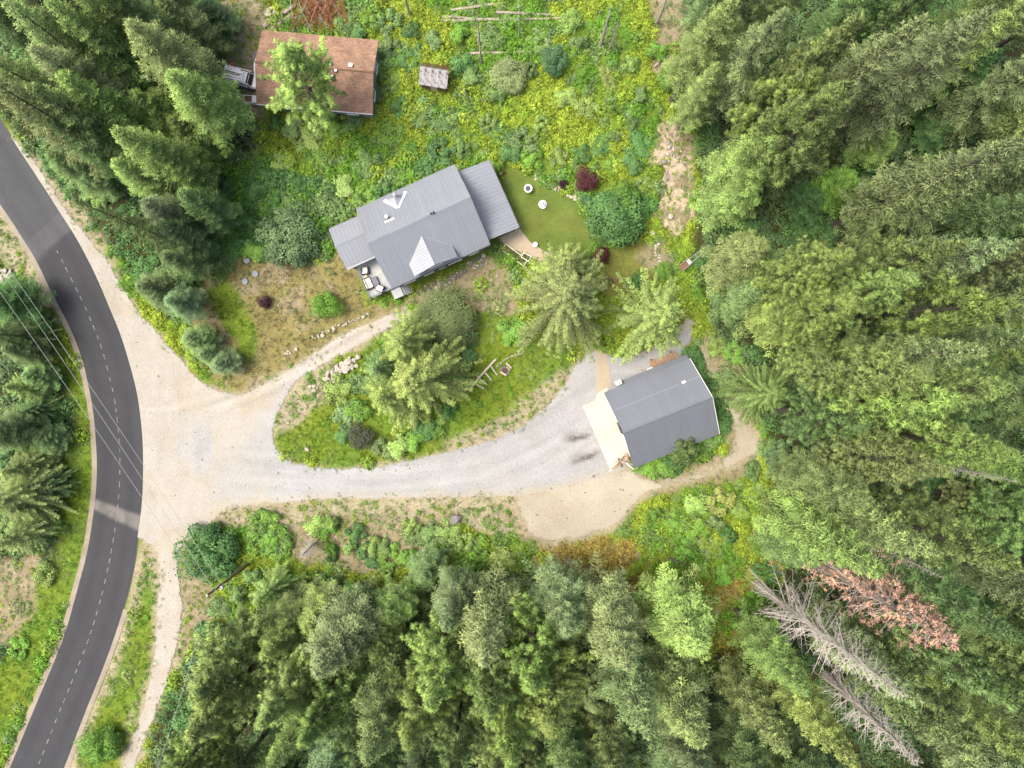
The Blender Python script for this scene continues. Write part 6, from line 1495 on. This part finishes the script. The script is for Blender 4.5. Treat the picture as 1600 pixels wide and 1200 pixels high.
def slim_hull():
    q = P(401, 100, .5); t = empty('upturned_boat', (q.x, q.y, 0), math.radians(80)); tag(t, 'slim white upturned boat hull against the brown house', 'boat')
    secs = []
    for i in range(9):
        f = i / 8; x = -1.5 + 3 * f; w = .42 * math.sin(math.pi * (.08 + .84 * f)); secs.append((x, w, .05, .1 + .42 * math.sin(math.pi * (.1 + .8 * f))))
    loft(secs).build('hull', M['car_white'], t, smooth=True); MB().tube([(-1.4, 0, .2), (0, 0, .54), (1.4, 0, .2)], .03, 6).build('keel', M['metal'], t)
slim_hull()
q = P(396, 158); t = empty('open_chest', (q.x, q.y, 0), math.radians(-4)); tag(t, 'open white chest full of brown junk below the pickup', 'chest')
for c, s in (((0, -.45, .4), (2.1, .06, .8)), ((0, .45, .4), (2.1, .06, .8)), ((-1.02, 0, .4), (.06, .84, .8)), ((1.02, 0, .4), (.06, .84, .8))): MB().box(c, s).build('side_panel', M['white_box'], t)
MB().box((0, 0, .3), (1.98, .84, .5)).build('contents', M['wood_brown'], t); MB().box((.55, 0, .84), (.85, .9, .05)).build('lid', M['white_box'], t)
for px, py, m, lab in ((364, 103, 'orange', 'orange plastic toy beside the pickup tailgate'), (360, 109, 'pink', 'pink plastic toy beside the pickup tailgate')):
    q = P(px, py); t = empty('toy_bucket', (q.x, q.y, 0)); tag(t, lab, 'toy')
    MB().lathe([(.12, 0), (.28, .02), (.36, .4), (.32, .4), (.24, .08), (.05, .06)], 12).build('bucket', M[m], t); MB().tube([(-.34, 0, .4), (0, .05, .62), (.34, 0, .4)], .02, 5).build('handle', M['metal'], t)

# garden things -------------------------------------------------------------------
q = P(825, 297); t = empty('bird_bath', (q.x, q.y, 0)); tag(t, 'round white bird bath basin on the lawn', 'bird bath')
MB().lathe([(.05, 0), (.3, .01), (.26, .1), (.12, .2), (.1, .55), (.2, .68), (.05, .69)], 20).build('pedestal', M['stone_white'], t)
MB().lathe([(.05, .69), (.35, .72), (.56, .86), (.56, .92), (.46, .92), (.3, .82), (.05, .8)], 28).build('basin', M['stone_white'], t); MB().lathe([(.02, .84), (.34, .845), (.34, .85), (.02, .852)], 24).build('water', M['glass'], t)
q = P(848, 320); t = empty('tiered_fountain', (q.x, q.y, 0)); tag(t, 'tiered white fountain with pointed top on the lawn', 'fountain')
MB().lathe([(.05, 0), (.56, .01), (.58, .25), (.5, .26), (.48, .14), (.05, .12)], 28).build('base_bowl', M['stone_white'], t); MB().lathe([(.05, .12), (.14, .13), (.1, .7), (.34, .82), (.32, .86), (.08, .84)], 20).build('upper_tier', M['stone_white'], t)
MB().lathe([(.03, .84), (.1, .86), (.07, 1.05), (.13, 1.15), (.02, 1.4)], 14).build('finial', M['stone_white'], t)
q = P(783, 273); t = empty('propane_tank', (q.x, q.y, 0)); tag(t, 'small red tank at the corner of the lean-to', 'tank')
MB().lathe([(.1, 0), (.22, .02), (.22, .12), (.3, .2), (.3, .62), (.2, .75), (.05, .78)], 16).build('body', M['red'], t); MB().tube([(0, 0, .77), (0, 0, .9)], .06, 8).build('valve', M['metal'], t)
for px, py, lab in ((386, 407, 'blue grey septic lid nearest the shrubs'), (399, 428, 'blue grey septic lid in the middle of three'), (383, 440, 'blue grey septic lid closest to the green strip')):
    q = P(px, py); t = empty('septic_lid', (q.x, q.y, -.02)); tag(t, lab, 'septic lid')
    MB().lathe([(.05, 0), (.42, .01), (.42, .16), (.38, .2), (.05, .24)], 22).build('lid', M['blue_lid'], t); MB().tube([(-.1, 0, .22), (0, 0, .3), (.1, 0, .22)], .02, 5).build('handle', M['metal'], t)
def trough(px, py, yaw, l, w, h, label, wood, name='planter_box'):
    q = P(px, py); t = empty(name, (q.x, q.y, 0), yaw); tag(t, label, 'planter')
    for s in (-1, 1):
        MB().box((0, s * w / 2, h / 2), (l, .07, h)).build('side_board', M[wood], t); MB().box((s * (l / 2 - .035), 0, h / 2), (.07, w - .07, h)).build('end_board', M[wood], t)
    MB().box((0, 0, h * .42), (l - .14, w - .07, h * .8)).build('soil', M['soil'], t)
    r_ = np.random.default_rng(int(px)); n = int(60 * l)
    p = np.stack([r_.uniform(-l / 2 + .1, l / 2 - .1, n), r_.uniform(-w / 2 + .1, w / 2 - .1, n), np.full(n, h * .8)], -1)
    k = np.sin(p[:, 0] * 2.4) > -.2; V, F = flat_blades(p[k], unit(r_.normal(0, .5, (k.sum(), 3)) + np.array([0, 0, .8])), unit(r_.normal(0, 1, (k.sum(), 3)) + np.array([0, 0, .6])), .22, .12)
    me = mesh_np('plants', V, F, M['leaf_obj']); face_attr(me, 'v', r_.random(k.sum())); o = bpy.data.objects.new('plants', me); o.color = (*TINT['bright'], 1); link(o, t)
trough(804, 399, math.radians(-36), 3.7, .95, .3, 'long planter box of white boards beside the curving walk', 'trim')
trough(822, 402, math.radians(-30), 1.2, .7, .4, 'short planter box with green seedlings at the walk', 'trim')
trough(949, 441, math.radians(14), 1.5, .75, .35, 'brown planter trough on the garden grass', 'wood_brown')
q = P(961, 437); t = empty('wooden_crate', (q.x, q.y, 0), .2); tag(t, 'small orange wooden crate at the planter trough end', 'crate')
for s in (-1, 1): MB().box((0, s * .22, .2), (.3, .05, .4)).build('side_board', M['wood_new'], t); MB().box((s * .17, 0, .2), (.05, .4, .4)).build('end_board', M['wood_new'], t)
MB().box((0, 0, .1), (.28, .38, .1)).build('base', M['wood_brown'], t)
q = P(1075, 410); t = empty('garden_cart', (q.x, q.y, 0), math.radians(38)); tag(t, 'grey wooden garden cart with long handle at the wood edge', 'cart')
MB().box((-.6, 0, .45), (1.6, .85, .08)).build('bed', M['wood_brown'], t)
for s in (-1, 1):
    MB().box((-.6, s * .42, .6), (1.6, .05, .3)).build('side_board', M['dead_wood'], t); wl = MB().tube([(-.9, s * .48, .25), (-.9, s * .56, .25)], .25, 14).build('wheel', M['black'], t)
    MB().tube([(.2, s * .3, .5), (2.0, s * .25, .75)], .045, 6).build('handle', M['dead_wood'], t)
MB().box((1.2, 0, .66), (.07, .6, .06)).build('crossbar', M['dead_wood'], t); MB().box((.0, 0, .56), (.5, .7, .12)).build('load', M['metal'], t)
# timber frame, benches and fire pit on the island
q = P(752, 588); o_ = Vector((q.x, q.y, 0)); t = empty('timber_frame', o_); tag(t, 'pale timber ladder frame lying on the island grass', 'timber frame')
MB().tube([P(729, 613, .3) - o_, P(752, 586, .34) - o_, P(775, 561, .3) - o_], .16, 8).build('beam', M['wood_pale'], t)
for a, b in (((742, 599), (756, 607)), ((750, 592), (761, 601)), ((758, 582), (768, 594)), ((767, 572), (777, 586)), ((749, 591), (745, 587)), ((743, 598), (740, 596))):
    MB().tube([P(*a, .22) - o_, P(*b, .14) - o_], .11, 7).build('rung', M['wood_pale'], t)
q = P(789, 579); t = empty('fire_pit', (q.x, q.y, 0)); tag(t, 'round fire pit ringed with stone on the island grass', 'fire pit')
for i in range(12):
    a = i / 12 * 6.283; o = bpy.data.objects.new('stone', ROCKG[i % 3]); link(o, t); o.location = (math.cos(a) * .52, math.sin(a) * .52, .12); o.scale = (.34,) * 3; o.rotation_euler = (0, 0, a)
MB().lathe([(.02, 0), (.46, .01), (.4, .1), (.02, .08)], 18).build('ashes', M['ash'], t)
for i in range(5): MB().tube([(kr.uniform(-.3, .3), kr.uniform(-.3, .3), .12), (kr.uniform(-.3, .3), kr.uniform(-.3, .3), .22)], .05, 6).build('charred_log', M['bark'], t)
for a, b, lab in (((791, 567.5), (799, 575.5), 'pale plank bench behind the fire pit'), ((791, 572.5), (797, 579), 'thin pale plank between bench and fire pit'), ((782, 581), (791, 586.5), 'curved pale log seat on the open side of the fire pit')):
    pa, pb_ = P(*a, .35), P(*b, .35); c = (pa + pb_) / 2; t = empty('plank_bench', (c.x, c.y, 0), math.atan2(pb_.y - pa.y, pb_.x - pa.x)); tag(t, lab, 'bench')
    l = (pb_ - pa).length; MB().box((0, 0, .36), (l, .22 if 'thin' not in lab else .1, .07)).build('seat', M['wood_pale'], t)
    for s in (-1, 1): MB().box((s * l * .36, 0, .16), (.12, .2, .33)).build('leg', M['wood_brown'], t)
q = P(836, 383); t = empty('garden_urn', (q.x, q.y, 0)); tag(t, 'pale stone urn at the bend of the curving walk', 'urn')
MB().lathe([(.1, 0), (.2, .02), (.12, .15), (.3, .5), (.32, .6), (.24, .58), (.05, .5)], 18).build('bowl', M['stone_white'], t); MB().box((0, 0, .04), (.5, .5, .08)).build('plinth', M['stone_white'], t)
